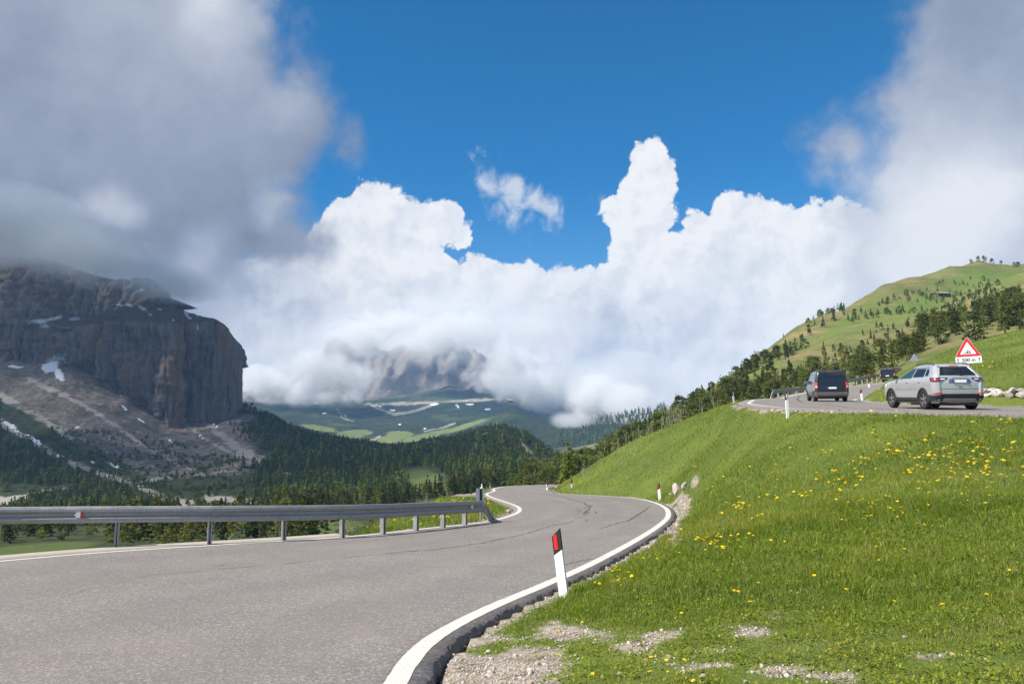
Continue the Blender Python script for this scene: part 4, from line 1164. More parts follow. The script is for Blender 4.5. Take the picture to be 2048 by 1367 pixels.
scatter(FOR, 700, 1480, 6400, (7.0, 11.5), [('spruce', .82), ('larch', .13), ('pine', .05)], 'valley', 1.0, None, mask=bare, wide=(0.85, 1.2))
scatter([(-620,1060),(-110,1050),(-110,880),(-620,900)], 300, 900, 900, (6, 10), [('spruce', .8), ('larch', .2)], 'valley', 1.0, clump=0.2)
scatter([(1120,905),(1200,900),(1330,850),(1330,790),(1260,815),(1180,840),(1110,870)], 1750, 2300, 500, (10, 15), [('spruce', .8), ('larch', .2)], 'valley', 1.0)

scatter([(100,850),(330,875),(540,935),(590,1000),(80,1000),(-60,930)], 480, 1200, 1500, (2.0, 4.2), [('pine', .6), ('spruce', .4)], 'valley', 1.0, None, clump=0.5, wide=(1.3, 2.0), mask=lambda p, qx, qy: bare(p, qx, qy) | (rng.random(len(qx)) < 0.25))
big = sorted(range(len(trees)), key=lambda i: -(trees[i][3] / trees[i][2][1]) * (3.0 if trees[i][5] in ('belt', 'grove', 'near_left', 'summit', 'hill', 'skyline') else (1.6 if trees[i][5] == 'belt_far' else 1.0)))
BIG = set(big[:296])
ZLAB = {'belt': ('{} in the dense belt between the grass bank and the upper road', 'trees of the belt behind the bank'),
        'belt_far': ('{} higher up the slope behind the tree belt', 'trees up the slope behind the belt'),
        'grove': ('{} in the dark grove above the meadow with the road sign', 'trees of the grove above the meadow'),
        'skyline': ('{} on the sloping left skyline of the sunny hill', 'trees on the left skyline of the hill'),
        'hill': ('small {} scattered on the open sunny hillside', 'small trees scattered over the hillside'),
        'summit': ('small {} standing on the rounded top of the hill', 'trees on the hilltop'),
        'near_left': ('yellow-green {} rising behind the left guard rail', 'trees rising behind the left guard rail'),
        'below_rail': ('{} seen under the left guard rail in the valley', 'trees seen under the left guard rail'),
        'valley': ('{} in the valley forest beyond the left guard rail', 'trees of the valley forest')}
KN = {'spruce': 'dark pointed spruce', 'pine': 'rounded dark stone pine', 'larch': 'light green larch'}
for i in sorted(BIG):
    kind, var, p, h, w, zone = trees[i]
    kn = KN[kind]
    if zone in ('hill', 'summit'): kn = kn.replace('dark ', '')
    if zone == 'near_left': kn = {'larch': 'feathery larch', 'pine': 'round pine', 'spruce': 'young spruce'}[kind]
    lab, grp = ZLAB[zone]
    plant(kind, var, tuple(float(a) for a in p), h, rng.uniform(0, 6.28), lab.format(kn), grp + ', ' + kn, w)
def forest(name, idx, quads):
    V, T = {k: [] for k in M_LEAF}, {k: [] for k in M_LEAF}
    protos = {(k, v): crown_geometry(k, quads, 500 + v*7 + len(k), [1.15, 1.35, 1.0][v]) for k in M_LEAF for v in range(3)}
    for i in idx:
        kind, var, p, h, w, zone = trees[i]
        q, tone = protos[(kind, var)]
        a = rng.uniform(0, 6.28); c, s = math.cos(a), math.sin(a)
        M = np.array([[c*h*w, -s*h*w, 0], [s*h*w, c*h*w, 0], [0, 0, h]])
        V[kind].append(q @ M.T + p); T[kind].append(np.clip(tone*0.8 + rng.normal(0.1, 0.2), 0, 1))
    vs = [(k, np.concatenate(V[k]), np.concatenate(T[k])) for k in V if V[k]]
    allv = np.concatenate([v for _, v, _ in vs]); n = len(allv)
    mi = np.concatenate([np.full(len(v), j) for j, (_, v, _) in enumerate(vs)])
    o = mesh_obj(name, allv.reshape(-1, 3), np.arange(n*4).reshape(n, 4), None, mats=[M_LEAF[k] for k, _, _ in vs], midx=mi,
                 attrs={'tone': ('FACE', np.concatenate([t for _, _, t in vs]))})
    return stuff(o)
rest = [i for i in range(len(trees)) if i not in BIG]
forest('near_forest', [i for i in rest if trees[i][2][1] < 360], 620)
forest('forest', [i for i in rest if 360 <= trees[i][2][1] < 700], 190)
forest('distant_forest', [i for i in rest if trees[i][2][1] >= 700], 64)
# ================================================================== GRASS, FLOWERS, GRAVEL ON THE NEAR HILLSIDE
def blade_material(name, stops, trans=0.45):
    m, t = new_mat(name)
    c = t.ramp(t.attr('tone').outputs['Fac'], stops)
    d = t.node('ShaderNodeBsdfDiffuse'); t.l.new(c, d.inputs[0])
    tr = t.node('ShaderNodeBsdfTranslucent'); t.l.new(c, tr.inputs[0])
    gl = t.node('ShaderNodeBsdfGlossy'); gl.inputs['Roughness'].default_value = 0.45; gl.inputs['Color'].default_value = (0.6, 0.65, 0.5, 1)
    mx = t.node('ShaderNodeMixShader'); mx.inputs[0].default_value = trans
    t.l.new(d.outputs[0], mx.inputs[1]); t.l.new(tr.outputs[0], mx.inputs[2])
    m2 = t.node('ShaderNodeMixShader'); m2.inputs[0].default_value = 0.025
    t.l.new(mx.outputs[0], m2.inputs[1]); t.l.new(gl.outputs[0], m2.inputs[2]); t.l.new(m2.outputs[0], t.out.inputs[0])
    return m
M_BLADE = blade_material('grass_blades', [(0.0, (0.078, 0.136, 0.016)), (0.35, (0.152, 0.226, 0.021)), (0.65, (0.244, 0.298, 0.030)), (0.86, (0.350, 0.335, 0.060)), (0.95, (0.30, 0.27, 0.12)), (1.0, (0.36, 0.30, 0.17))])
# quick height lookup on the near grid
from mathutils import kdtree
Zg = nzv.reshape(len(gx), len(gy)); DLg = ndl.reshape(Zg.shape); DUg = ndu.reshape(Zg.shape); GVg = ngrav.reshape(Zg.shape)
def look(A, x, y):
    i = np.clip(np.searchsorted(gx, x) - 1, 0, len(gx)-2); j = np.clip(np.searchsorted(gy, y) - 1, 0, len(gy)-2)
    u = np.clip((x - gx[i]) / (gx[i+1]-gx[i]), 0, 1); v = np.clip((y - gy[j]) / (gy[j+1]-gy[j]), 0, 1)
    return A[i, j]*(1-u)*(1-v) + A[i+1, j]*u*(1-v) + A[i, j+1]*(1-u)*v + A[i+1, j+1]*u*v
def meadow_points(n, r0, r1, a0=-42, a1=42, keep=None, margin=0.03):
    a = np.radians(rng.uniform(a0, a1, n)); r = np.exp(rng.uniform(math.log(r0), math.log(r1), n))
    x, y = r*np.sin(a), r*np.cos(a)
    ok = (x > gx[0]+1) & (x < gx[-1]-1) & (y > 1.5) & (y < gy[-1]-1)
    x, y, r = x[ok], y[ok], r[ok]
    dl, du, g = look(DLg, x, y), look(DUg, x, y), look(GVg, x, y)
    q = np.stack([x, y], -1)
    ok = (dl > margin) & (du > margin) & ~inside(q, strip_poly)
    if keep is not None: ok &= keep(x, y, dl, du, g)
    x, y, r, g = x[ok], y[ok], r[ok], g[ok]
    return x, y, look(Zg, x, y), r, g
def blades(name, x, y, z, h, w, lean, tone, seg):
    n = len(x); az = rng.uniform(0, 2*math.pi, n); la = rng.uniform(0, 2*math.pi, n)
    side = np.stack([np.cos(az), np.sin(az), np.zeros(n)], -1) * w[:, None]
    ld = np.stack([np.cos(la), np.sin(la), np.zeros(n)], -1) * (lean*h)[:, None]
    base = np.stack([x, y, z - 0.01], -1); up = np.array([0, 0, 1.0])
    if seg:
        mid = base + up*(h*0.55)[:, None] + ld*0.28; tip = base + up*(h*np.sqrt(np.clip(1-lean*lean*0.5, 0.2, 1)))[:, None] + ld
        v = np.stack([base - side, base + side, mid + side*0.75, mid - side*0.75, tip], 1)
        b = (np.arange(n)*5)[:, None]
        f3 = np.concatenate([b + np.array([[0, 1, 2]]), b + np.array([[0, 2, 3]]), b + np.array([[3, 2, 4]])], 1).reshape(-1, 3)
        tf = np.repeat(tone, 3)
    else:
        tip = base + up*h[:, None]*0.95 + ld
        v = np.stack([base - side, base + side, tip], 1); f3 = np.arange(n*3).reshape(n, 3); tf = tone
    return stuff(mesh_obj(name, v.reshape(-1, 3), f3, M_BLADE, attrs={'tone': ('FACE', tf)}))
def patch(x, y, s, o): return fbm(x/s, y/s, o, 4)
def grass_layer(name, n, r0, r1, seg, hs=1.0):
    def keep(x, y, dl, du, g):
        edge = sstep(0.03, 0.5, np.minimum(dl, du))
        tuft = sstep(0.15, 0.5, fbm(x/0.28, y/0.28, 51.0, 2))
        return (rng.random(len(x)) > g*1.35*(1 - 0.85*tuft)) & (rng.random(len(x)) < 0.35 + 0.65*edge)
    x, y, z, r, g = meadow_points(n, r0, r1, keep=keep)
    dens = patch(x, y, 0.55, 21.0)
    lush = sstep(6.0, 10.5, y + 0.25*x) * (0.75 + 0.5*patch(x, y, 3.5, 5.0))
    h = (0.032 + 0.095*np.clip(lush, 0, 1.4)) * rng.uniform(0.45, 1.25, len(x)) * (1 + 0.45*np.clip(dens, -1, 1)) * hs
    h *= 1 - 0.6*np.clip(g*2, 0, 1)
    w = 0.00165 * np.maximum(1, r/5.5) * rng.uniform(0.7, 1.4, len(x))
    t = 0.46 + 0.24*patch(x, y, 2.2, 9.0) + 0.26*patch(x, y, 7.0, 2.0) + 0.10*dens + rng.normal(0, 0.15, len(x)) + 0.10*(1-np.clip(lush, 0, 1))
    dry = rng.random(len(x)) < 0.035 + 0.12*(1-np.clip(lush, 0, 1)) + 0.10*sstep(0.1, 0.6, patch(x, y, 1.1, 61.0)) + 0.16*sstep(8.0, 5.2, r)*sstep(-0.3, 0.4, patch(x, y, 0.6, 71.0)) + 0.25*np.clip(g, 0, .6)
    t = np.where(dry, rng.uniform(0.88, 1.0, len(x)), np.clip(t, 0.0, 0.86))
    return blades(name, x, y, z, h, w, rng.uniform(0.15, 0.9, len(x)), t, seg)
grass_layer('grass', 560000, 3.6, 15.0, True)
grass_layer('grass', 420000, 13.0, 40.0, False, 1.1)
grass_layer('grass', 190000, 36.0, 112.0, False, 1.4)
# taller flowering grasses and last year's straw standing over the turf
x, y, z, r, g = meadow_points(9000, 4.5, 60, keep=lambda x, y, dl, du, g: (dl > 0.5) & (g < 0.3) & (fbm(x/1.6, y/1.6, 44.0, 3) > 0.05))
n = len(x); blades('seed_grass', x, y, z, rng.uniform(0.16, 0.34, n), 0.0011*np.maximum(1, r/6), rng.uniform(0.1, 0.5, n), np.where(rng.random(n) < 0.45, rng.uniform(0.9, 1.0, n), rng.uniform(0.5, 0.85, n)), True)
# low broad leaves (clover, plantain, dandelion rosettes) among the near grass
x, y, z, r, g = meadow_points(120000, 3.6, 15, keep=lambda x, y, dl, du, g: (rng.random(len(x)) > g*1.6 - 0.1) & (fbm(x/0.45, y/0.45, 3.0, 3) > -0.15) & (dl > 0.15))
n = len(x); az = rng.uniform(0, 6.28, n); tilt = rng.uniform(0.1, 0.9, n); L = rng.uniform(0.007, 0.021, n) * np.maximum(1, r/8); Wd = L*rng.uniform(0.32, 0.7, n)
fw = np.stack([np.cos(az)*np.cos(tilt), np.sin(az)*np.cos(tilt), np.sin(tilt)], -1); sd = np.stack([-np.sin(az), np.cos(az), np.zeros(n)], -1)
b0 = np.stack([x, y, z + rng.uniform(0.005, 0.05, n)], -1)
v = np.stack([b0, b0 + fw*L[:, None] - sd*Wd[:, None], b0 + fw*(2*L)[:, None], b0 + fw*L[:, None] + sd*Wd[:, None]], 1)
tn = np.clip(0.50 + 0.14*sstep(8.5, 5.5, r) + 0.28*fbm(x/0.8, y/0.8, 6.0, 2) + rng.normal(0, 0.16, n), 0.05, 0.86)
stuff(mesh_obj('ground_cover_leaves', v.reshape(-1, 3), np.arange(n*4).reshape(n, 4), M_BLADE, attrs={'tone': ('FACE', tn)}))

# ------------------------------------------------------------------ dandelions
M_PETAL = simple('dandelion_petals', (0.80, 0.56, 0.014), 0.7, 0, 0.1, 0.15, 40)
M_STEM = simple('flower_stem', (0.10, 0.17, 0.04), 0.7, 0, 0.1)
def flower_mesh(seed):
    g = np.random.default_rng(seed); mb = MB(); nr = 22
    for ring, (r, zz, n) in enumerate([(1.0, 0.0, 12), (0.66, 0.16, 9), (0.34, 0.26, 6)]):
        for k in range(n):
            a = 2*math.pi*k/n + ring*0.3 + g.uniform(-.1, .1); w = 0.23
            d = Vector((math.cos(a), math.sin(a), 0)); s = Vector((-d.y, d.x, 0))
            c = Vector((0, 0, zz*0.6))
            mb.add([c - s*w*0.3, c + s*w*0.3, c + d*r + s*w + Vector((0, 0, zz*0.5 + g.uniform(-.05, .1))), c + d*r*1.05 + Vector((0, 0, zz*0.5)), c + d*r - s*w + Vector((0, 0, zz*0.5))], [(0, 1, 2, 3, 4)])
    return mb
heads = []
def flower_density(x, y, dl, du, g):
    p = np.stack([x, y, look(Zg, x, y)], -1); px, py = project(p)
    d = 0.012 + 0.028*sstep(9, 16, np.hypot(x, y))
    for cx_, cy_, rx, ry, a in [(1900,915,170,42,1.0),(1800,925,120,24,0.8),(1680,962,50,14,0.9),(1700,835,200,12,0.35),(1950,860,120,20,0.45),(1760,1030,70,20,0.3),(1620,1000,120,20,0.22),(1425,1090,70,20,0.35),(1225,1165,50,12,0.5),(1390,945,12,10,0.8),(1500,800,60,10,0.8),(1880,735,160,40,0.35),(1760,775,60,20,0.4),(1800,1040,120,60,0.12),(925,1018,40,14,0.9),(860,1030,60,14,0.7),(1000,975,80,3,0.5),(1480,1030,60,20,0.25)]:
        d = np.maximum(d, a*np.exp(-((px-cx_)/rx)**2 - ((py-cy_)/ry)**2))
    cl_ = fbm(x/0.7, y/0.7, 31.0, 3)
    return (rng.random(len(x)) < d * np.clip(0.8 + 2.2*cl_, 0.05, 2.2)) & (g < 0.5) & (dl > 0.3)
x, y, z, r, g = meadow_points(42000, 4.4, 70, -12, 40, keep=flower_density)
order = np.argsort(r)
hgt = rng.uniform(0.07, 0.17, len(x)); sz = rng.uniform(0.011, 0.024, len(x)) * np.clip(r/12, 0.8, 2.2)
protos = []
for k in range(3):
    fo = flower_mesh(60+k).build('flower_head', M_PETAL)
    st = MB().tube([(0, 0, -1.0), (0.02, 0.0, -0.4), (0, 0, 0.0)], 0.06, 5).build('stem', M_STEM)
    protos.append([fo, st, False])
FL_N = 110
zones = [(7.5, 'yellow dandelion in the short grass near the gravel verge', 'dandelions near the gravel verge'), (13.0, 'yellow dandelion in the taller grass halfway up the bank', 'dandelions halfway up the bank'), (999, 'yellow dandelion in the flowery upper part of the bank', 'dandelions high on the bank')]
for c, i in enumerate(order[:FL_N]):
    lab, grp = next((l, gname) for lim, l, gname in zones if r[i] < lim)
    f = protos[c % 3]
    root = thing('dandelion', lab, 'flower', (x[i], y[i], z[i] + hgt[i]), group=grp, rot=(rng.uniform(-.5, .3), rng.uniform(-.5, .2), rng.uniform(0, 6)))
    root.scale = (sz[i],)*3
    for part in f[:2]:
        o = part if not f[2] else part.copy()
        if f[2]: COL.objects.link(o)
        o.parent = root
        if part is f[1]: o.scale = (0.06/0.06, 1, hgt[i]/sz[i])
    f[2] = True
fm = np.array([v for v in flower_mesh(90).v]); ff = flower_mesh(90).f
fv_, ffv = [], []
rest_f = order[FL_N:]
k5 = np.array(ff)
V = []; F = []
for n_, i in enumerate(rest_f):
    a = rng.uniform(0, 6.28); t1, t2 = rng.uniform(-.6, .35), rng.uniform(-.5, .3)
    M = np.array(Euler((t1, t2, a)).to_matrix())
    V.append((fm * sz[i]) @ M.T + np.array([x[i], y[i], z[i] + hgt[i]])); F.append(k5 + n_*len(fm))
stuff(mesh_obj('meadow_flowers', np.concatenate(V), np.concatenate(F), M_PETAL))

# ------------------------------------------------------------------ gravel and stones
def stone_mesh(seed, sub=1, boxy=0.0):
    g = np.random.default_rng(seed + 900)
    bm = bmesh.new(); bmesh.ops.create_icosphere(bm, subdivisions=sub, radius=1.0)
    vs = np.array([v.co for v in bm.verts]); fs = np.array([[v.index for v in f.verts] for f in bm.faces]); bm.free()
    if boxy: vs = np.sign(vs) * np.abs(vs) ** (1 - boxy)
    vs = vs * np.array([1.0, g.uniform(0.75, 1.0), g.uniform(0.6, 0.85)])
    for k in range(26 if sub > 1 else 7):                # broken faces
        n_ = g.normal(size=3); n_ /= np.linalg.norm(n_); d = g.uniform(0.36, 0.66) + 0.15*boxy
        vs = vs - np.maximum(0, vs @ n_ - d)[:, None] * n_
    if sub > 1: vs = vs * (1 + 0.035*fbm(vs[:, 0]*4, vs[:, 1]*4, vs[:, 2]*4 + seed, 3))[:, None]
    return vs, fs
def stone_material(name, a, b):
    m, t = new_mat(name)
    tc = t.node('ShaderNodeTexCoord'); v = tc.outputs['Object']; ge = t.node('ShaderNodeNewGeometry')
    n = t.noise(v, 5, 6, 0.7); ri = ge.outputs['Random Per Island']
    c = t.mix(n, a, b); c = t.mix(t.step(ri, 0.55, 1.0, 0.0, 0.7), c, (0.27, 0.20, 0.17)); c = t.mix(t.step(ri, 0.0, 0.3, 0.6, 0.0), c, (0.26, 0.25, 0.245))
    bs = principled(t, c, 0.9, 0, 0.15, bump(t, n, 0.02, 0.6)); t.l.new(bs.outputs[0], t.out.inputs[0]); return m
M_GRAVEL = stone_material('gravel_stone', (0.36, 0.315, 0.275), (0.60, 0.55, 0.50))
x, y, z, r, g = meadow_points(200000, 3.6, 34, -20, 38, keep=lambda x, y, dl, du, g: (rng.random(len(x)) < (g-0.22)*1.15) & (dl > 0.02), margin=0.01)
pr = [stone_mesh(k) for k in range(6)]
V, F, c0 = [], [], 0
for i in range(len(x)):
    vs, fs = pr[i % 6]
    s = 0.0052 * math.exp(abs(rng.normal(0, 0.62))) * max(1, r[i]/9)
    M = np.array(Euler((rng.uniform(-.4, .4), rng.uniform(-.4, .4), rng.uniform(0, 6.28))).to_matrix())
    V.append((vs * (s*rng.uniform(0.7, 1.5), s, s)) @ M.T + np.array([x[i], y[i], z[i] + s*0.15])); F.append(fs + c0); c0 += len(vs)
stuff(mesh_obj('gravel', np.concatenate(V), np.concatenate(F), M_GRAVEL))
# ================================================================== ROADSIDE THINGS
def gz(x, y):
    return float(near_z(np.array([[x, y]]))[0][0])
def galvanised(name, base, rust=0.0):
    m, t = new_mat(name)
    tc = t.node('ShaderNodeTexCoord'); v = tc.outputs['Object']
    n = t.noise(v, 3.0, 6, 0.65); n2 = t.voronoi(v, 26, 'F1', 0, out='Color'); st = t.noise(t.mapping(v, (6, 6, 0.6)), 3, 4, 0.6)
    c = t.mix(n, tuple(b*0.72 for b in base), tuple(min(1, b*1.18) for b in base))
    sv = t.node('ShaderNodeSeparateColor'); t.put(sv.inputs[0], n2)
    c = t.mix(t.math('MULTIPLY', sv.outputs[0], 0.18), c, (0.62, 0.64, 0.66))
    c = t.mix(t.step(st, 0.56, 0.72, 0.0, 0.35), c, (0.16, 0.13, 0.105))
    b = principled(t, c, t.step(n, 0.3, 0.7, 0.42, 0.62), 0.55, 0.5); t.l.new(b.outputs[0], t.out.inputs[0]); return m
M_GALV = galvanised('galvanised_steel', (0.33, 0.33, 0.335))
M_GALV_D = galvanised('galvanised_post', (0.30, 0.30, 0.315))
M_WHITE = simple('white_plastic', (0.80, 0.80, 0.78), 0.5, 0, 0.4, 0.07, 9)
M_BLACK = simple('black_plastic', (0.028, 0.030, 0.026), 0.5, 0, 0.4, 0.2, 9)
M_RED = simple('red_reflector', (0.72, 0.020, 0.018), 0.3, 0, 0.5, 0.08, 30)
M_REDPAINT = simple('red_sign_paint', (0.62, 0.022, 0.030), 0.4, 0, 0.5, 0.06, 8)
M_SIGNW = simple('white_sign_face', (0.78, 0.79, 0.80), 0.4, 0, 0.5, 0.04, 8)
M_SIGNB = simple('black_sign_paint', (0.015, 0.015, 0.017), 0.45, 0, 0.4)
M_SIGNBACK = simple('grey_sign_back', (0.26, 0.30, 0.34), 0.5, 0.4, 0.4)

# ------------------------------------------------------------------ guard rails
WPROF = [(0.0, 0.158), (0.034, 0.156), (0.040, 0.150), (0.058, 0.108), (0.060, 0.070), (0.052, 0.056), (0.016, 0.018), (0.012, 0.0),
         (0.016, -0.018), (0.052, -0.056), (0.060, -0.070), (0.058, -0.108), (0.040, -0.150), (0.034, -0.156), (0.0, -0.158)]
def beam(mb, line, side, scale=1.0, lap=0.0):
    """W-profile swept along a 3D line (centre height of the beam); side = +1: waves face the right of the line"""
    p = np.asarray(line, float); t = np.gradient(p, axis=0); t /= np.linalg.norm(t, axis=1, keepdims=True)
    up = np.array([0, 0, 1.0]); nrm = np.cross(t, up); nrm /= np.linalg.norm(nrm, axis=1, keepdims=True); nrm *= side
    upv = np.cross(nrm, t) * side
    rings = []
    for q, n_, u_ in zip(p, nrm, upv):
        outer = [q + n_*(a + lap)*scale + u_*b*scale for a, b in WPROF]
        inner = [q + n_*(a + lap - 0.006)*scale + u_*b*scale for a, b in reversed(WPROF)]
        rings.append(outer + inner)
    mb.loft(rings)
def rail_post(p, top, side_dir, w=0.075, d=0.11):
    mb = MB(); h = top - p[2] + 0.35
    ang = math.atan2(side_dir[1], side_dir[0])
    rot = Matrix.Rotation(ang, 3, 'Z')
    c = Vector((p[0], p[1], top - h/2))
    mb.box(c + rot @ Vector((0.0, 0, 0)), (0.008, w, h), rot)
    mb.box(c + rot @ Vector((d/2, w/2, 0)), (d, 0.008, h), rot)
    mb.box(c + rot @ Vector((d/2, -w/2, 0)), (d, 0.008, h), rot)
    mb.box(c + rot @ Vector((d, w/2 - 0.012, 0)), (0.008, 0.03, h), rot)
    mb.box(c + rot @ Vector((d, -w/2 + 0.012, 0)), (0.008, 0.03, h), rot)
    return mb
RAIL = [(-420,1016,13.4),(-190,1014,14.3),(0,1012.3,15.1),(237,1010.6,15.85),(423,1010,16.5),(572,1009.4,17.2),(690,1008,18.0),(772,1006.5,18.9),(838,1004,19.9),(892,1002.4,20.9),(935,1001,21.9),(964,1000,22.6)]
tops = np.array([P(a, b, c) for a, b, c in RAIL])
tl = spline(tops, 6)
cline = tl.copy(); cline[:, 2] -= 0.155 + 0.01
g_root = thing('guard_rail', 'long grey steel guard rail with bent down end beside the lower road', 'guard rail', tuple(tops[3] - np.array([0, 0, 0.8])))
def attach(o, root):
    o.parent = root; o.matrix_parent_inverse = Matrix.Translation(-Vector(root.location)); return o
segs = [0, 12, 24, 36, 48, len(cline) - 1]
for si, (a, b) in enumerate(zip(segs[:-1], segs[1:])):
    mb = MB(); part_ = cline[a:b+1].copy()
    if si: d = part_[0] - part_[1]; part_ = np.vstack([part_[0] + d/np.linalg.norm(d)*0.16, part_])
    beam(mb, part_, 1, 1.0, 0.004 if si % 2 else 0.0)
    attach(mb.build('rail_beam', M_GALV), g_root)
def bolts(mb, i, dz):
    p = cline[i]; t = cline[min(i+1, len(cline)-1)] - cline[max(i-1, 0)]; t /= np.linalg.norm(t); n_ = np.array([t[1], -t[0], 0])
    for off in (-0.09, 0.09):
        for zz in (0.11, 0.079, -0.079, -0.11) if dz else (0.0,):
            c = p + t*off + n_*0.088 + np.array([0, 0, zz])
            mb.tube([c, c + n_*0.012], 0.012, 6)
for i in segs[1:-1]:
    for off in (-0.09, 0.09):
        for zz in (0.079, -0.079):
            p = cline[i]; t = cline[min(i+1, len(cline)-1)] - cline[max(i-1, 0)]; t /= np.linalg.norm(t); n_ = np.array([t[1], -t[0], 0])
            mb = MB(); c = p + t*off + n_*0.062 + np.array([0, 0, zz]); mb.tube([c, c + n_*0.014], 0.013, 6); attach(mb.build('bolt', M_GALV_D), g_root)
for k, q in enumerate(RAIL[1:-1]):
    p = P(*q); n_ = np.array([0.25, -1.0])
    t = tl[min(6*(k+1)+1, len(tl)-1)] - tl[6*(k+1)-1]; n_ = np.array([t[1], -t[0]]); n_ /= np.linalg.norm(n_)
    base = p[:2] - n_*0.14
    attach(rail_post((base[0], base[1], LOW_SLOPE*base[1] - 0.02), p[2] - 0.06, n_).build('rail_post', M_GALV_D), g_root)
# buried end
e0 = cline[-1]; e1 = G(984, 1040); e1 = np.array([e1[0], e1[1] + 0.3, LOW_SLOPE*e1[1] - 0.05])
mb = MB(); pth = np.array([cline[-2], e0, e0*0.72 + e1*0.28 + np.array([0.02, 0, 0.02]), e0*0.35 + e1*0.65, e1, e1 + (e1 - e0)*0.25])
beam(mb, pth[1:], 1, 1.0, 0.006); attach(mb.build('buried_end_beam', M_GALV), g_root)
def rail_reflector(px, i_frac, name='rail_reflector'):
    k = int(i_frac); p = cline[k]; t = cline[k+1] - cline[k-1]; t /= np.linalg.norm(t); n_ = Vector((t[1], -t[0], 0))
    T = Vector(t); o = Vector(p) + n_*0.030
    r = thing(name, 'small white and red reflector wedge on the guard rail face, ' + ('at the far left' if px < 500 else 'next to its bent end'), 'reflector', o)
    for nm, poly, m in (('white_face', [(-0.085, 0.0), (-0.045, 0.045), (0.02, 0.06), (0.02, -0.06), (-0.045, -0.045)], M_WHITE), ('red_face', [(0.021, 0.06), (0.05, 0.055), (0.05, -0.045), (0.021, -0.06)], M_RED)):
        b = MB(); b.prism(poly, n_*0.045, (0, 0, 0), T, (0, 0, 1)); b.build(nm, m, r)
d157 = int(np.argmin(np.abs(project(cline)[0] - 157))); rail_reflector(157, d157)
d905 = int(np.argmin(np.abs(project(cline)[0] - 938))); rail_reflector(938, min(d905, len(cline)-3))
# end marker box with its little post
pm = P(960, 1000, 22.9)
em = thing('rail_end_marker', 'grey metal marker box with a short post standing over the bent rail end', 'road marker', tuple(pm))
MB().box((-0.065, 0, 0.16), (0.10, 0.02, 0.33)).box((-0.015, 0.03, 0.16), (0.012, 0.06, 0.33)).build('left_plate', M_SIGNBACK, em)
MB().box((0.095, 0, 0.15), (0.05, 0.02, 0.35)).build('right_plate', M_SIGNBACK, em)
MB().box((0.035, 0.03, 0.14), (0.06, 0.02, 0.35)).build('dark_recess', M_BLACK, em)
MB().tube([(0.02, 0.05, -0.7), (0.02, 0.05, 0.36)], 0.03, 8).build('post', M_GALV_D, em)
MB().tube([(0.05, 0.03, 0.33), (0.05, 0.03, 0.36)], 0.045, 8).tube([(0.05, 0.03, 0.36), (0.045, 0.03, 0.46)], [0.02, 0.012], 8).build('cap', M_WHITE, em)

RAIL2 = [(1549,779,76),(1575,776.5,79),(1600,774,82.5),(1650,767.5,89),(1700,758.5,97),(1728,753,103),(1757,747.5,110),(1775,744,115)]
tops2 = spline(np.array([P(*q) for q in RAIL2]), 8)
c2 = tops2.copy(); c2[:, 2] -= 0.17
g2 = thing('guard_rail', 'grey steel guard rail before the tree belt on the upper road', 'guard rail', tuple(tops2[0] - np.array([0, 0, 0.9])))
for a, b in ((0, 16), (16, 32), (32, 44), (44, len(c2)-1)):
    mb = MB(); beam(mb, c2[a:b+1], 1, 1.12); attach(mb.build('rail_beam', M_GALV), g2)
s2 = np.concatenate([[0], np.cumsum(np.linalg.norm(np.diff(c2, axis=0), axis=1))])
for s in np.arange(1.2, s2[-1], 2.9):
    p = np.array([np.interp(s, s2, c2[:, k]) for k in range(3)]); k = min(int(np.searchsorted(s2, s)), len(c2)-2); t = c2[k+1]-c2[k]; n_ = np.array([t[1], -t[0]]); n_ /= np.linalg.norm(n_)
    attach(rail_post((p[0]-n_[0]*0.12, p[1]-n_[1]*0.12, p[2]-0.68), p[2]+0.1, n_, 0.12, 0.12).build('rail_post', M_GALV), g2)
mb = MB(); e = c2[0]; d = c2[0]-c2[2]; d /= np.linalg.norm(d); beam(mb, np.array([e, e + d*0.5 + np.array([0, 0, -0.1]), e + d*1.0 + np.array([0, 0, -0.55]), e + d*1.1 + np.array([0, 0, -0.9])]), -1, 1.12); attach(mb.build('buried_end_beam', M_GALV), g2)

# ------------------------------------------------------------------ delineator posts
def delineator(p, h, yaw, lean, red, label, w=0.105, lean_f=0.0):
    root = thing('delineator_post', label, 'road marker post', p, group='delineator posts along the road')
    root.rotation_euler = (lean_f, -lean, yaw)
    sec = [(-w/2, -0.02), (w/2, -0.02), (w*0.56, 0.012), (0.012, 0.085), (-0.012, 0.085), (-w*0.56, 0.012)]
    def slab(z0, z1, k=1.0, slant0=0.0, slant1=0.0):
        v = [(x*k, y*k, z0 + slant0*(x/w)) for x, y in sec] + [(x*k, y*k, z1 + slant1*(x/w)) for x, y in sec]; n = len(sec)
        return v, [tuple(reversed(range(n))), tuple(range(n, 2*n))] + [(i, (i+1) % n, n+(i+1) % n, n+i) for i in range(n)]
    zb = h - 0.27
    MB().add(*slab(-0.25, zb, 1.0, 0, 0.06)).build('white_shaft', M_WHITE, root, 0.004)
    MB().add(*slab(zb + 0.002, h - 0.03, 1.02, 0.06, 0.085)).build('black_band', M_BLACK, root, 0.003)
    if red: MB().box((-0.012, -0.0245, zb + 0.125), (0.045, 0.006, 0.18)).build('red_reflector', M_RED, root)
    else:
        MB().box((0, -0.0245, zb + 0.12), (0.05, 0.006, 0.14)).build('white_reflector', M_SIGNW, root)
    return root
def dl(px, py, Y, h, yaw, lean, red, label, on_ground=True, lean_f=0.0):
    p = hit(px, py, Y*0.6, Y*1.5)
    if p is None: p = P(px, py, Y)
    return delineator(tuple(p), h, yaw, R(lean), red, label, lean_f=lean_f)
q = G(1128, 1190)
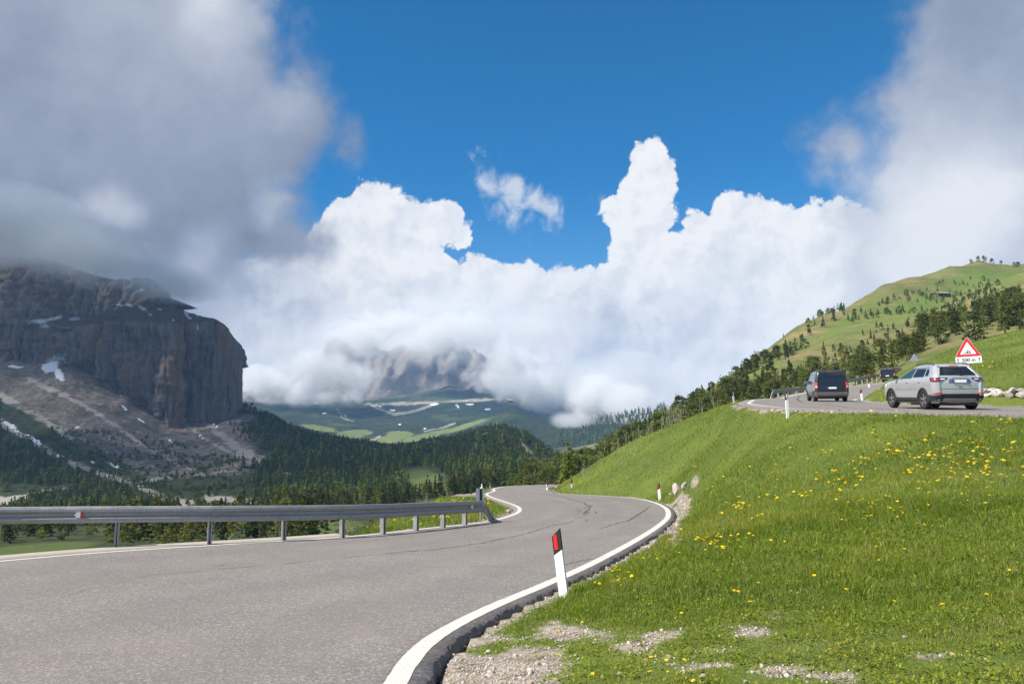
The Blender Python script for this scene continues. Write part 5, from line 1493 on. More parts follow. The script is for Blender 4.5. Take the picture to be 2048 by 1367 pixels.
delineator((q[0], q[1], gz(q[0], q[1])), 0.80, R(-18), R(8.0), True, 'white delineator post with red reflector leaning left beside the nearest road edge', 0.108, R(-3))
q = G(1320, 998); q = hit(1320, 998.5, 20, 60)
delineator(tuple(q), 0.74, R(-12), R(5), True, 'white delineator post with red reflector beside the pale boulders on the bend', 0.12)
dl(1144, 977, 53.0, 0.60, R(10), 2, True, 'red topped delineator post at the grass slope foot, nearer of two')
dl(1112, 974, 60.0, 0.42, R(10), 1, True, 'smallest red topped delineator post, half hidden where the lower road vanishes')
dl(1094, 979, 62.0, 0.45, R(-30), 4, False, 'tiny white delineator post before the round trees where the lower road vanishes')
dl(981, 976, 50.0, 0.48, R(30), 10, False, 'white delineator post leaning left against the dark forest, behind the rail end')
p7 = P(1575.5, 828, 28.2); delineator((p7[0], p7[1], min(p7[2], gz(p7[0], p7[1]) + 0.05)), 0.84, R(5), R(1.5), False, 'tall white delineator post with black band at the near edge of the upper road')
dl(1468, 803, 50.5, 0.66, R(20), 5, False, 'white delineator post on the grassy crest left of the upper road')
p9 = P(1724, 797, 56); delineator((p9[0], p9[1], float(p9[2])), 0.66, R(-5), R(4), True, 'red topped delineator post in the grass between the black van and the silver car', 0.14)
p10 = P(1738, 770, 80); delineator((p10[0], p10[1], float(p10[2])), 0.45, R(-5), R(2), True, 'red tip of a delineator post at the far inside of the upper bend', 0.16)

# ------------------------------------------------------------------ signs
def text_part(body, size, mat, parent, loc, rot, ext=0.002, bold=0.0):
    cu = bpy.data.curves.new('lettering', 'FONT'); cu.body = body; cu.size = size; cu.align_x = 'CENTER'; cu.align_y = 'CENTER'; cu.extrude = ext; cu.offset = bold
    o = bpy.data.objects.new('lettering', cu); COL.objects.link(o)
    bpy.context.view_layer.update()
    me = bpy.data.meshes.new_from_object(o.evaluated_get(bpy.context.evaluated_depsgraph_get()))
    bpy.data.objects.remove(o)
    m = bpy.data.objects.new('lettering', me); COL.objects.link(m); me.materials.clear(); me.materials.append(mat)
    m.parent = parent; m.location = loc; m.rotation_euler = rot
    return m
def tri(s, zc): h = s*math.sqrt(3)/2; return [(-s/2, zc), (s/2, zc), (0, zc + h)]
sp_ = P(1941, 735, 36.4)
sg = gz(sp_[0], sp_[1])
zb = float(P(1940, 713, 36.4)[2]) - sg                    # lower edge of the triangle over the ground
sign = thing('warning_sign', 'white triangular warning sign with red border over a 500 m plate, behind the silver car', 'road sign', (sp_[0], sp_[1], sg), R(-24))
sign.rotation_euler = (0, R(-1.5), R(-24))
MB().tube([(0, 0.03, -0.4), (0, 0.03, zb + 0.75)], 0.030, 10).build('pole', M_GALV, sign)
S_ = 1.07
def rounded_tri(s, zc, r, n=5):
    pts = tri(s, zc); out = []
    cx_, cz_ = 0, zc + s*math.sqrt(3)/6
    for (x, z), a0 in zip(pts, (210, 330, 90)):
        d = Vector((cx_-x, cz_-z)).normalized(); c = Vector((x, z)) + d*2*r
        out += [(c.x + r*math.cos(R(a0-60+120*k/n)), c.y + r*math.sin(R(a0-60+120*k/n))) for k in range(n+1)]
    return out
MB().prism(rounded_tri(S_, zb, 0.035), (0, 0.02, 0), (0, -0.014, 0), (1, 0, 0), (0, 0, 1)).build('white_plate', M_SIGNW, sign)
def tri_ring(s0, z0, s1, z1, r0, r1):
    a, b = rounded_tri(s0, z0, r0), rounded_tri(s1, z1, r1); n = len(a)
    v = [(x, -0.0165, z) for x, z in a] + [(x, -0.0165, z) for x, z in b]
    return v, [(i, (i+1) % n, n+(i+1) % n, n+i) for i in range(n)]
MB().add(*tri_ring(S_*0.965, zb + 0.016, S_*0.62, zb + 0.118, 0.03, 0.02)).build('red_border', M_REDPAINT, sign)
sy = MB()                                                # car on a giving verge: car front over a dark wedge
zc = zb + 0.235
sy.prism([(-0.19, zc-0.085), (0.02, zc-0.075), (0.03, zc-0.055), (-0.19, zc-0.055)], (0, -0.003, 0), (0, -0.0165, 0), (1, 0, 0), (0, 0, 1))
for k in range(4): sy.box((0.06 + 0.035*k, -0.018, zc - 0.082 + 0.006*(k % 2)), (0.022, 0.003, 0.012))
car_o = [(-0.07, 0.0), (-0.075, 0.05), (-0.055, 0.062), (-0.035, 0.118), (0.055, 0.118), (0.075, 0.062), (0.095, 0.05), (0.09, 0.0)]
car_i = [(-0.052, 0.015), (-0.056, 0.042), (-0.035, 0.058), (-0.02, 0.1), (0.04, 0.1), (0.055, 0.058), (0.076, 0.042), (0.072, 0.015)]
n = len(car_o); rt = lambda x, z: (x*0.985 - z*0.17*0 + 0.02, -0.0185, zc - 0.05 + z + x*(-0.12))
sy.add([rt(*p) for p in car_o] + [rt(*p) for p in car_i], [(i, (i+1) % n, n+(i+1) % n, n+i) for i in range(n)])
sy.box((-0.04, -0.0185, zc - 0.055), (0.03, 0.003, 0.03)).box((0.085, -0.0185, zc - 0.07), (0.03, 0.003, 0.03)).box((-0.02, -0.0185, zc - 0.018), (0.03, 0.003, 0.02)).box((0.06, -0.0185, zc - 0.027), (0.03, 0.003, 0.02)).box((0.02, -0.0185, zc + 0.008), (0.11, 0.003, 0.014))
sy.build('car_symbol', M_SIGNB, sign)
pz = zb - 0.155
MB().box((0, 0, pz), (1.05, 0.02, 0.285)).build('distance_plate', M_SIGNW, sign, 0.006)
text_part('500 m', 0.215, M_SIGNB, sign, (0, -0.0125, pz), (R(90), 0, 0), 0.001, 0.006)
ar = MB()
for sx_ in (-0.43, 0.43):
    ar.box((sx_, -0.012, pz - 0.02), (0.026, 0.004, 0.14)).prism([(sx_-0.052, pz+0.035), (sx_+0.052, pz+0.035), (sx_, pz+0.105)], (0, -0.004, 0), (0, -0.010, 0), (1, 0, 0), (0, 0, 1))
ar.build('arrows', M_SIGNB, sign)
bp = P(1829, 722, 76.5)
bs = thing('triangular_sign', 'grey back of a triangular road sign at the trees beyond the meadow crest', 'road sign', (bp[0], bp[1], bp[2] - 0.4), R(150))
MB().tube([(0, 0, -0.8), (0, 0, 0.9)], 0.035, 8).build('pole', M_GALV, bs)
MB().prism(rounded_tri(0.86, 0.42, 0.03), (0, 0.02, 0), (0, 0.04, 0), (1, 0, 0), (0, 0, 1)).build('plate', M_SIGNBACK, bs)
MB().box((0, 0.07, 0.6), (0.45, 0.02, 0.04)).box((0, 0.07, 0.8), (0.25, 0.02, 0.04)).build('bracket', M_GALV, bs)

# ------------------------------------------------------------------ stone wall, boulders, stones
M_LIME = stone_material('limestone_block', (0.40, 0.36, 0.325), (0.66, 0.62, 0.57))
M_JOINT = simple('wall_earth', (0.09, 0.085, 0.05), 0.95, 0, 0.1, 0.4, 4)
wl = offset_line(up_r[::-1], -1.25)                      # meadow side of the road edge
wl = np.array([p for p in wl if p[0] > 20.9 and p[1] < 45 and p[0] < 60])
wl = wl[np.argsort(wl[:, 0])]; wl = resample(wl, 120)
wroot = thing('stone_wall', 'low retaining wall of pale rough limestone blocks along the upper road', 'wall', (wl[0][0], wl[0][1], z_up(wl[0][1])))
V, F, c0 = [], [], 0
sw = np.concatenate([[0], np.cumsum(np.linalg.norm(np.diff(wl, axis=0), axis=1))])
for row, (hz, hh) in enumerate([(0.14, 0.22), (0.45, 0.22), (0.68, 0.13)]):
    s = rng.uniform(0, 0.3)
    while s < sw[-1] - 0.4:
        L = rng.uniform(0.28, 0.62) * (1.0 if row < 2 else 0.8)
        c = np.array([np.interp(s + L/2, sw, wl[:, k]) for k in (0, 1)]); t = np.array([np.interp(s + L, sw, wl[:, k]) - np.interp(s, sw, wl[:, k]) for k in (0, 1)]); a = math.atan2(t[1], t[0])
        if row < 2 or rng.random() < 0.7:
            vs, fs = stone_mesh(int(rng.integers(100, 160)), 3, 0.45)
            vs = vs - (vs.max(0) + vs.min(0))/2; vs = vs / vs.max(0)
            M = np.array(Euler((rng.uniform(-.2, .2), rng.uniform(-.2, .2), a)).to_matrix())
            zz = float(z_up(c[1])) + hz + rng.uniform(-.05, .05)
            V.append((vs * (L*0.56, rng.uniform(0.2, 0.3), hh*rng.uniform(0.75, 1.0))) @ M.T + np.array([c[0], c[1] + 0.05*row, zz])); F.append(fs + c0); c0 += len(vs)
        s += L * 0.94
o = mesh_obj('stones', np.concatenate(V), np.concatenate(F), M_LIME); attach(o, wroot)
mb = MB(); r0 = []
for k in range(0, 120, 3):
    p = wl[k]; zz = float(z_up(p[1])); r0.append([(p[0], p[1] + 0.10, zz - 0.3), (p[0], p[1] + 0.10, zz + 0.62), (p[0], p[1] + 0.9, zz + 0.64), (p[0], p[1] + 0.9, zz - 0.3)])
mb.loft(r0); attach(mb.build('earth_core', M_JOINT), wroot)

def boulder(px, py, Y, r, label, seed, name='boulder', cat='rock', mat=M_LIME, flat=1.0, sub=3, squash=(1, 1, 1)):
    p = hit(px, py + r*FPX/Y*0.5, Y*0.7, Y*1.7); p = P(px, py, Y) if p is None else p; r = r * p[1] / Y; vs, fs = stone_mesh(seed, sub)
    o = mesh_obj(name, vs*np.array(squash), fs, mat); z = gz(p[0], p[1])
    o.location = (p[0], p[1], z + r*0.30*flat); o.scale = (r, r, r*flat); o.rotation_euler = (0, 0, seed*1.7)
    return tag(o, label, cat)
boulder(1354, 977, 32.0, 0.33, 'large pale boulder beside the second delineator post on the bend', 3, flat=1.25)
boulder(1368, 972, 32.6, 0.26, 'smaller pale boulder leaning on the right of the large one in the gully', 4, flat=1.2)
boulder(1341, 987, 31.6, 0.09, 'fist sized pale stone at the left foot of the large boulder', 5)
STN = [(1408,1350,5.55,0.046,'white angular stone at the bottom edge in the grass'),(1475,1268,6.6,0.05,'pale stone in the gravel patch of the lower bank'),(1510,1258,6.7,0.04,'pinkish stone at the right end of the gravel patch'),
       (990,1250,7.85,0.035,'flat white stone lying against the broken asphalt edge'),(945,1325,6.35,0.045,'white stone in the gravel near the bottom of the road line'),(975,1325,6.35,0.05,'reddish flat stone in the gravel verge'),(1218,1200,8.6,0.05,'white stone in the grass right of the nearest delineator post'),
       (1240,1345,6.0,0.05,'rounded pale stone in the gravel right of the dandelions'),(1690,1352,5.3,0.045,'pale stone in the grass at the lower right edge'),(1810,1272,6.1,0.045,'pinkish flat stone on the lower right bank'),(1490,1360,5.4,0.04,'small white stone on the bottom edge beside the angular one')]
for k, (a, b, c, r, l) in enumerate(STN): boulder(a, b, c, r*0.66, l, 11 + k, 'stone', 'stone', M_LIME, 0.8, 3, (1.25, 0.9, 1))

# ------------------------------------------------------------------ huts
M_TIMBER = simple('weathered_timber', (0.17, 0.085, 0.055), 0.9, 0, 0.1, 0.35, 1.5)
M_ROOF = simple('grey_shingle', (0.25, 0.24, 0.245), 0.85, 0, 0.2, 0.25, 2)
M_DARK = simple('dark_opening', (0.02, 0.018, 0.016), 0.8, 0, 0.2)
M_PLASTER = simple('pale_plaster', (0.55, 0.52, 0.48), 0.9, 0, 0.2)
def hut(p, L, W, Hh, rise, yaw, label, wall=M_TIMBER, name='wooden_hut', cat='hut'):
    root = thing(name, label, cat, p, yaw)
    b = MB(); b.prism([(-W/2, -1.5), (W/2, -1.5), (W/2, Hh), (0, Hh + rise), (-W/2, Hh)], (L, 0, 0), (-L/2, 0, 0), (0, 1, 0), (0, 0, 1)); b.build('walls', wall, root)
    r = MB(); t = 0.16
    for s in (-1, 1):
        r.prism([(0, Hh + rise + t), (s*(W/2 + 0.6), Hh - 0.6*rise/(W/2) + t), (s*(W/2 + 0.6), Hh - 0.6*rise/(W/2)), (0, Hh + rise + 0.003)], (L + 1.0, 0, 0), (-L/2 - 0.5, 0, 0), (0, 1, 0), (0, 0, 1))
    r.build('roof', M_ROOF, root)
    MB().box((-L*0.2, -W/2 - 0.02, Hh*0.42), (L*0.10, 0.06, Hh*0.8)).build('door', M_DARK, root)
    for k in (0.1, 0.32): MB().box((L*k, -W/2 - 0.02, Hh*0.55), (L*0.08, 0.06, Hh*0.3)).build('window', M_DARK, root)
    return root
hp = val_z(np.array([1885.0]), np.array([535.0]))[0]
hut(tuple(hp + np.array([0, 0, 0.4])), 9.6, 5.0, 2.2, 1.1, R(8), 'long brown timber hut with grey roof high on the sunny hillside')
hp = val_z(np.array([668.0]), np.array([240.0]))[0]
hut(tuple(hp + np.array([0, 0, 0.2])), 2.6, 1.9, 0.9, 0.7, R(20), 'tiny grey hay hut on the green valley meadow under the rail')
px_ = np.array([1021.0]); hpY = 2555.0
pp = P(1021, float(far_rbf(np.array([[1021/LS, math.log(hpY)*2.3]]))[0]), hpY)
hut((pp[0], pp[1], pp[2] + 17), 16, 9, 6, 4, R(5), 'small mountain lodge on the far green knob under the clouds', M_TIMBER, 'mountain_lodge', 'lodge')

# ------------------------------------------------------------------ dry stalks and bare shrubs
M_STALK = simple('dry_stalk', (0.42, 0.37, 0.28), 0.9, 0, 0.1, 0.25, 9)
M_TWIG = simple('bare_twig', (0.33, 0.30, 0.27), 0.9, 0, 0.1, 0.25, 9)
def dry_plant(px, py, Y, h, n, spread, label, grp, mat=M_STALK, name='dry_stalks', branch=False, r=0.012):
    p = hit(px, py, Y*0.7, Y*1.4); p = P(px, py, Y) if p is None else p; z = gz(p[0], p[1]); g = np.random.default_rng(int(px*7 + py)); mb = MB()
    for k in range(n):
        b = Vector((g.normal(0, spread), g.normal(0, spread*0.6), -0.05)); hh = h*g.uniform(0.5, 1.05); l = Vector((g.normal(0, 0.18), g.normal(0, 0.1), 1))
        pts = [b, b + l*hh*0.5 + Vector((g.normal(0, .02), 0, 0)), b + l*hh]
        mb.tube(pts, [r, r*0.8, r*0.4], 4)
        if branch:
            for q in range(4):
                o = pts[1].lerp(pts[2], g.uniform(0, .9)) if q else pts[1]; d = Vector((g.normal(0, .6), g.normal(0, .4), g.uniform(.3, 1)))
                mb.tube([o, o + d*hh*0.3], [r*0.6, r*0.25], 4)
        else:
            o = pts[2]
            for q in range(3): mb.tube([o, o + Vector((g.normal(0, .05), g.normal(0, .05), g.uniform(.02, .09)))], [r*0.7, r*0.9], 4)
    o = mb.build(name, mat); o.location = (p[0], p[1], z)
    return tag(o, label, 'dry plant', grp)
for px, py, Y, h, n, sp in [(1345,848,55,1.35,14,0.32),(1362,842,54.5,1.1,9,0.25),(1322,858,55.5,0.95,6,0.3),(1300,866,55.5,0.9,6,0.35),(1277,877,56,0.85,6,0.35),(1255,888,56,0.9,7,0.35),(1232,899,56.5,0.9,5,0.3),(1268,905,52,0.7,3,0.2),(1240,908,54,0.8,4,0.2),(1405,826,53.5,0.7,4,0.3),(1432,815,53,0.8,4,0.3),(1250,930,48,0.6,3,0.12),(1195,918,56.5,0.7,4,.3)]:
    dry_plant(px, py, Y, h, n, sp, 'dense pale clump of tall dry stalks on the skyline of the bank' if n == 14 else 'thin pale dry stalks along the crest of the grass bank', 'dry stalks along the crest of the bank')
for px, py, Y, h, n, lab in [(822,1005,29.5,0.55,4,'bare branching shrub rising from the grass hump behind the rail'),(848,1000,31,0.55,3,'bare forked twig on the grass hump right of the branching shrub'),(902,985,39,0.35,6,'low seed heads on the hump left of the rail end marker'),(953,978,46,0.45,2,'dark thin twig left of the rail end marker'),(812,1046,23.5,0.5,3,'pale dry weed in the grass under the rail'),(443,1080,18.2,0.95,2,'tall bare twig behind the second rail post from the left'),(700,1060,20.2,0.45,4,'pale dry weed where the concrete strip ends')]:
    dry_plant(px, py, Y, h, n, 0.10, lab, 'bare plants by the left rail', M_TWIG, 'bare_shrub', True, 0.010)
# bare white birch-like twigs in the belt
for px, py, Y, h in [(1168,955,60,1.2),(1176,950,60,1.0)]:
    dry_plant(px, py, Y, h, 3, 0.15, 'bare whitish twigs in front of the tree belt at the bank edge', 'bare twigs at the bank edge', M_TWIG, 'bare_shrub', True, 0.015)
# tufts of lush leaves under the rail
# ================================================================== VEHICLES (x forward, rear axle at the origin)
def car_paint(name, c, metal=0.7, rough=0.32, coat=0.6):
    m, t = new_mat(name)
    tc = t.node('ShaderNodeTexCoord'); v = tc.outputs['Object']
    n = t.noise(v, 2.5, 5, 0.6); d = t.noise(v, 140, 2, 0.6)
    sx = t.node('ShaderNodeSeparateXYZ'); t.put(sx.inputs[0], v)
    dirt = t.step(t.math('ADD', sx.outputs[2], t.math('MULTIPLY', n, 0.25)), 0.35, 0.75, 0.35, 0.0)
    col = t.mix(n, tuple(a*0.94 for a in c), tuple(min(1, a*1.05) for a in c))
    col = t.mix(dirt, col, (0.22, 0.20, 0.175))
    b = principled(t, col, t.math('ADD', t.math('MULTIPLY', dirt, 0.7), rough), metal, 0.5)
    b.inputs['Coat Weight'].default_value = coat; b.inputs['Coat Roughness'].default_value = 0.06
    t.l.new(b.outputs[0], t.out.inputs[0]); return m
M_SILVER = car_paint('silver_paint', (0.60, 0.60, 0.605), 0.55, 0.28)
M_GRAPHITE = car_paint('graphite_paint', (0.060, 0.062, 0.064), 0.5, 0.35)
M_BLACKCAR = car_paint('black_paint', (0.014, 0.015, 0.018), 0.2, 0.25)
M_GREYCAR = car_paint('grey_paint', (0.20, 0.205, 0.21), 0.6, 0.35)
M_GLASS = simple('dark_car_glass', (0.012, 0.015, 0.018), 0.05, 0, 0.8, 0.1, 4)
M_GLASSG = simple('tinted_side_glass', (0.03, 0.055, 0.05), 0.05, 0, 0.9, 0.1, 4)
M_CLAD = simple('black_cladding', (0.030, 0.031, 0.033), 0.6, 0, 0.35, 0.15, 10)
M_SKID = simple('grey_skid_plate', (0.30, 0.29, 0.28), 0.5, 0.3, 0.4)
M_TYRE = simple('tyre_rubber', (0.030, 0.029, 0.029), 0.85, 0, 0.25, 0.25, 14)
M_RIM = simple('machined_rim', (0.42, 0.43, 0.44), 0.35, 0.8, 0.5, 0.08, 12)
M_RIMD = simple('rim_trim_black', (0.02, 0.02, 0.022), 0.5, 0, 0.4)  # near-black for rim dish, seams, badges, wipers and underbody
M_TAIL = simple('tail_lamp_red', (0.34, 0.012, 0.016), 0.12, 0, 0.7, 0.2, 14, coat=1.0)
M_TAILV = simple('tail_lamp_bright_red', (0.70, 0.045, 0.030), 0.15, 0, 0.7, 0.15, 14, coat=1.0)
M_TAILD = simple('tail_lamp_smoke', (0.030, 0.018, 0.020), 0.12, 0, 0.7, 0.2, 14, coat=1.0)
M_LAMPW = simple('lamp_clear', (0.75, 0.72, 0.70), 0.15, 0, 0.6)
M_PLATEW = simple('number_plate_white', (0.76, 0.78, 0.76), 0.45, 0, 0.4, 0.03)
M_PLATEB = simple('number_plate_blue', (0.02, 0.12, 0.45), 0.45, 0, 0.4)
M_CHROME = simple('chrome_trim', (0.62, 0.63, 0.64), 0.15, 1.0, 0.5, 0.05)
class CarShape:
    def __init__(s, rings): s.r = rings                  # z, x_rear, x_front, half width, corner radius rear, front
    def at(s, z):
        zs = [r[0] for r in s.r]
        return [float(np.interp(z, zs, [r[k] for r in s.r])) for k in range(1, 6)]
    def outline(s, z, n=9, off=0.0):
        """left half, from the rear centre round the left side to the front centre"""
        x0, x1, hw, rr, rf = s.at(z); x0 -= off; x1 += off; hw += off
        crown = 0.045                                     # rear and front are slightly bowed in plan
        pts = [(x0 - crown*(1 - (t)**2) + crown, t*(hw - rr)) for t in np.linspace(0, 1, 8)]
        pts += [(x0 + rr - rr*math.cos(a), hw - rr + rr*math.sin(a)) for a in np.linspace(0, math.pi/2, n)[1:]]
        pts += [(x, hw) for x in np.linspace(x0 + rr, x1 - rf, 10)[1:]]
        pts += [(x1 - rf + rf*math.sin(a), hw - rf + rf*math.cos(a)) for a in np.linspace(0, math.pi/2, n)[1:]]
        pts += [(x1 + crown*0*t, (hw - rf)*(1 - t)) for t in np.linspace(0, 1, 6)[1:]]
        return np.array(pts)
    def ring(s, z):
        p = s.outline(z); q = p[1:-1][::-1].copy(); q[:, 1] *= -1
        return [(x, y, z) for x, y in np.vstack([p, q])]
    def patch(s, rows, side, off=0.008, n=12):
        """skin patch; rows = (z, s0, s1) arc length from the rear centre on one side (negative s0 crosses over)"""
        vs = []
        for z, a, b in rows:
            o = s.outline(z, off=off); L = np.concatenate([[0], np.cumsum(np.linalg.norm(np.diff(o, axis=0), axis=1))])
            for t in np.linspace(a, b, n):
                x, y = np.interp(abs(t), L, o[:, 0]), np.interp(abs(t), L, o[:, 1])
                vs.append((x, y*side*(1 if t >= 0 else -1), z))
        return vs, [tuple(int(q) for q in f) for f in grid_faces(len(rows), n)]
    def s_x(s, z, x):
        o = s.outline(z); L = np.concatenate([[0], np.cumsum(np.linalg.norm(np.diff(o, axis=0), axis=1))])
        k = slice(8, -6); return float(np.interp(x, o[k, 0], L[k]))
def patch_part(shape, name, rows, side, mat, parent, off=0.008, n=12, thick=0.006):
    v, f = shape.patch(rows, side, off, n)
    v2, _ = shape.patch(rows, side, off - thick - 0.02, n)
    b = MB(); b.add(v, f); m = len(rows); k = len(v); b.add(v2, [])
    edge = [j for j in range(n)] + [i*n + n-1 for i in range(1, m)] + [(m-1)*n + j for j in range(n-2, -1, -1)] + [i*n for i in range(m-2, 0, -1)]
    b.f += [(edge[i], edge[(i+1) % len(edge)], k + edge[(i+1) % len(edge)], k + edge[i]) for i in range(len(edge))]
    return b.build(name, mat, parent, smooth=False)
def make_wheel(parent, x, side, y, r, spokes, rim_r):
    root = bpy.data.objects.new('wheel', None)
    prof = [(rim_r, -0.10), (r*0.93, -0.112), (r*0.985, -0.09), (r, -0.05), (r, 0.05), (r*0.985, 0.09), (r*0.93, 0.112), (rim_r, 0.10), (rim_r*0.97, 0.06), (rim_r*0.97, -0.10)]
    def lathe(prof, n=36):
        rings = [[(rr*math.cos(2*math.pi*k/n), d, rr*math.sin(2*math.pi*k/n)) for rr, d in prof] for k in range(n)]
        v = [q for g in rings for q in g]; m = len(prof)
        return v, [(i*m+j, i*m+(j+1) % m, ((i+1) % n)*m+(j+1) % m, ((i+1) % n)*m+j) for i in range(n) for j in range(m)]
    v, f = lathe(prof)
    tyre = mesh_obj('wheel', v, f, M_TYRE, parent, smooth=True); tyre.name = 'wheel'
    tyre.location = (x, y, r)
    bm = bmesh.new(); bm.from_mesh(tyre.data); bmesh.ops.recalc_face_normals(bm, faces=bm.faces); bm.to_mesh(tyre.data); bm.free()
    d = MB(); n = 24; o = 0.045*side
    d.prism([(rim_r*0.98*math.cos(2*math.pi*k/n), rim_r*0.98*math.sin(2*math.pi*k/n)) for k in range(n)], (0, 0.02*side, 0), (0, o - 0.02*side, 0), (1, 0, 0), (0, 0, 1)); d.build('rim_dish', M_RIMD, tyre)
    s = MB(); y0 = 0.075*side
    for k in range(spokes):
        a = 2*math.pi*k/spokes + 0.2
        for da, w0, w1 in ((-0.14, 0.012, 0.022), (0.14, 0.012, 0.022)):
            i0 = Vector((math.cos(a + da*0.7)*0.05, y0, math.sin(a + da*0.7)*0.05)); i1 = Vector((math.cos(a+da)*rim_r*0.95, y0 + 0.012*side, math.sin(a+da)*rim_r*0.95))
            t = (i1 - i0).normalized(); nn = Vector((-t.z, 0, t.x)); dp = Vector((0, -0.03*side, 0))
            q = [i0 - nn*w0, i0 + nn*w0, i1 + nn*w1, i1 - nn*w1]
            s.add(q + [p + dp for p in q], [(0,1,2,3), (7,6,5,4), (0,4,5,1), (1,5,6,2), (2,6,7,3), (3,7,4,0)])
    ring = [(rim_r*0.95, 0.0), (rim_r*1.0, 0.0), (rim_r*1.0, 0.02), (rim_r*0.95, 0.02)]
    v, f = lathe([(a, (0.075 + b - 0.01)*side) for a, b in ring]); s.add(v, f)
    s.prism([(0.055*math.cos(2*math.pi*k/12), 0.055*math.sin(2*math.pi*k/12)) for k in range(12)], (0, 0.02*side, 0), (0, y0 - 0.01*side, 0), (1, 0, 0), (0, 0, 1))
    s.build('rim', M_RIM, tyre)
    return tyre
def cut_wells(body, xs, r, hw):
    b = MB(); n = 28
    cutters = []
    for x in xs:
        for side in (-1, 1):
            c = MB(); c.prism([(x + r*math.cos(2*math.pi*k/n), r*math.sin(2*math.pi*k/n) + r*0.86) for k in range(n)], (0, 0.5*side, 0), (0, (hw - 0.30)*side, 0), (1, 0, 0), (0, 0, 1))
            co = c.build('cutter', M_CLAD); cutters.append(co)
            m = body.modifiers.new('well', 'BOOLEAN'); m.operation = 'DIFFERENCE'; m.object = co; m.solver = 'EXACT'
    bpy.context.view_layer.update()
    me = bpy.data.meshes.new_from_object(body.evaluated_get(bpy.context.evaluated_depsgraph_get()))
    body.modifiers.clear(); body.data = me
    for c in cutters: bpy.data.objects.remove(c)
def arch(parent, x, side, y, r0, r1, zc):
    a = np.linspace(math.pi*1.06, -math.pi*0.06, 20); prof = []
    v = []
    for t in a:
        for rr, yy in ((r0, -0.06), (r0, 0.022), (r1*0.97, 0.022), (r1, 0.006), (r1, -0.06)):
            v.append((x + rr*math.cos(t), (y + yy)*side, zc + rr*math.sin(t)))
    m = MB(); f = [tuple(int(k) for k in q) for q in grid_faces(20, 5)]; m.add(v, f); return m.build('wheel_arch', M_CLAD, parent)

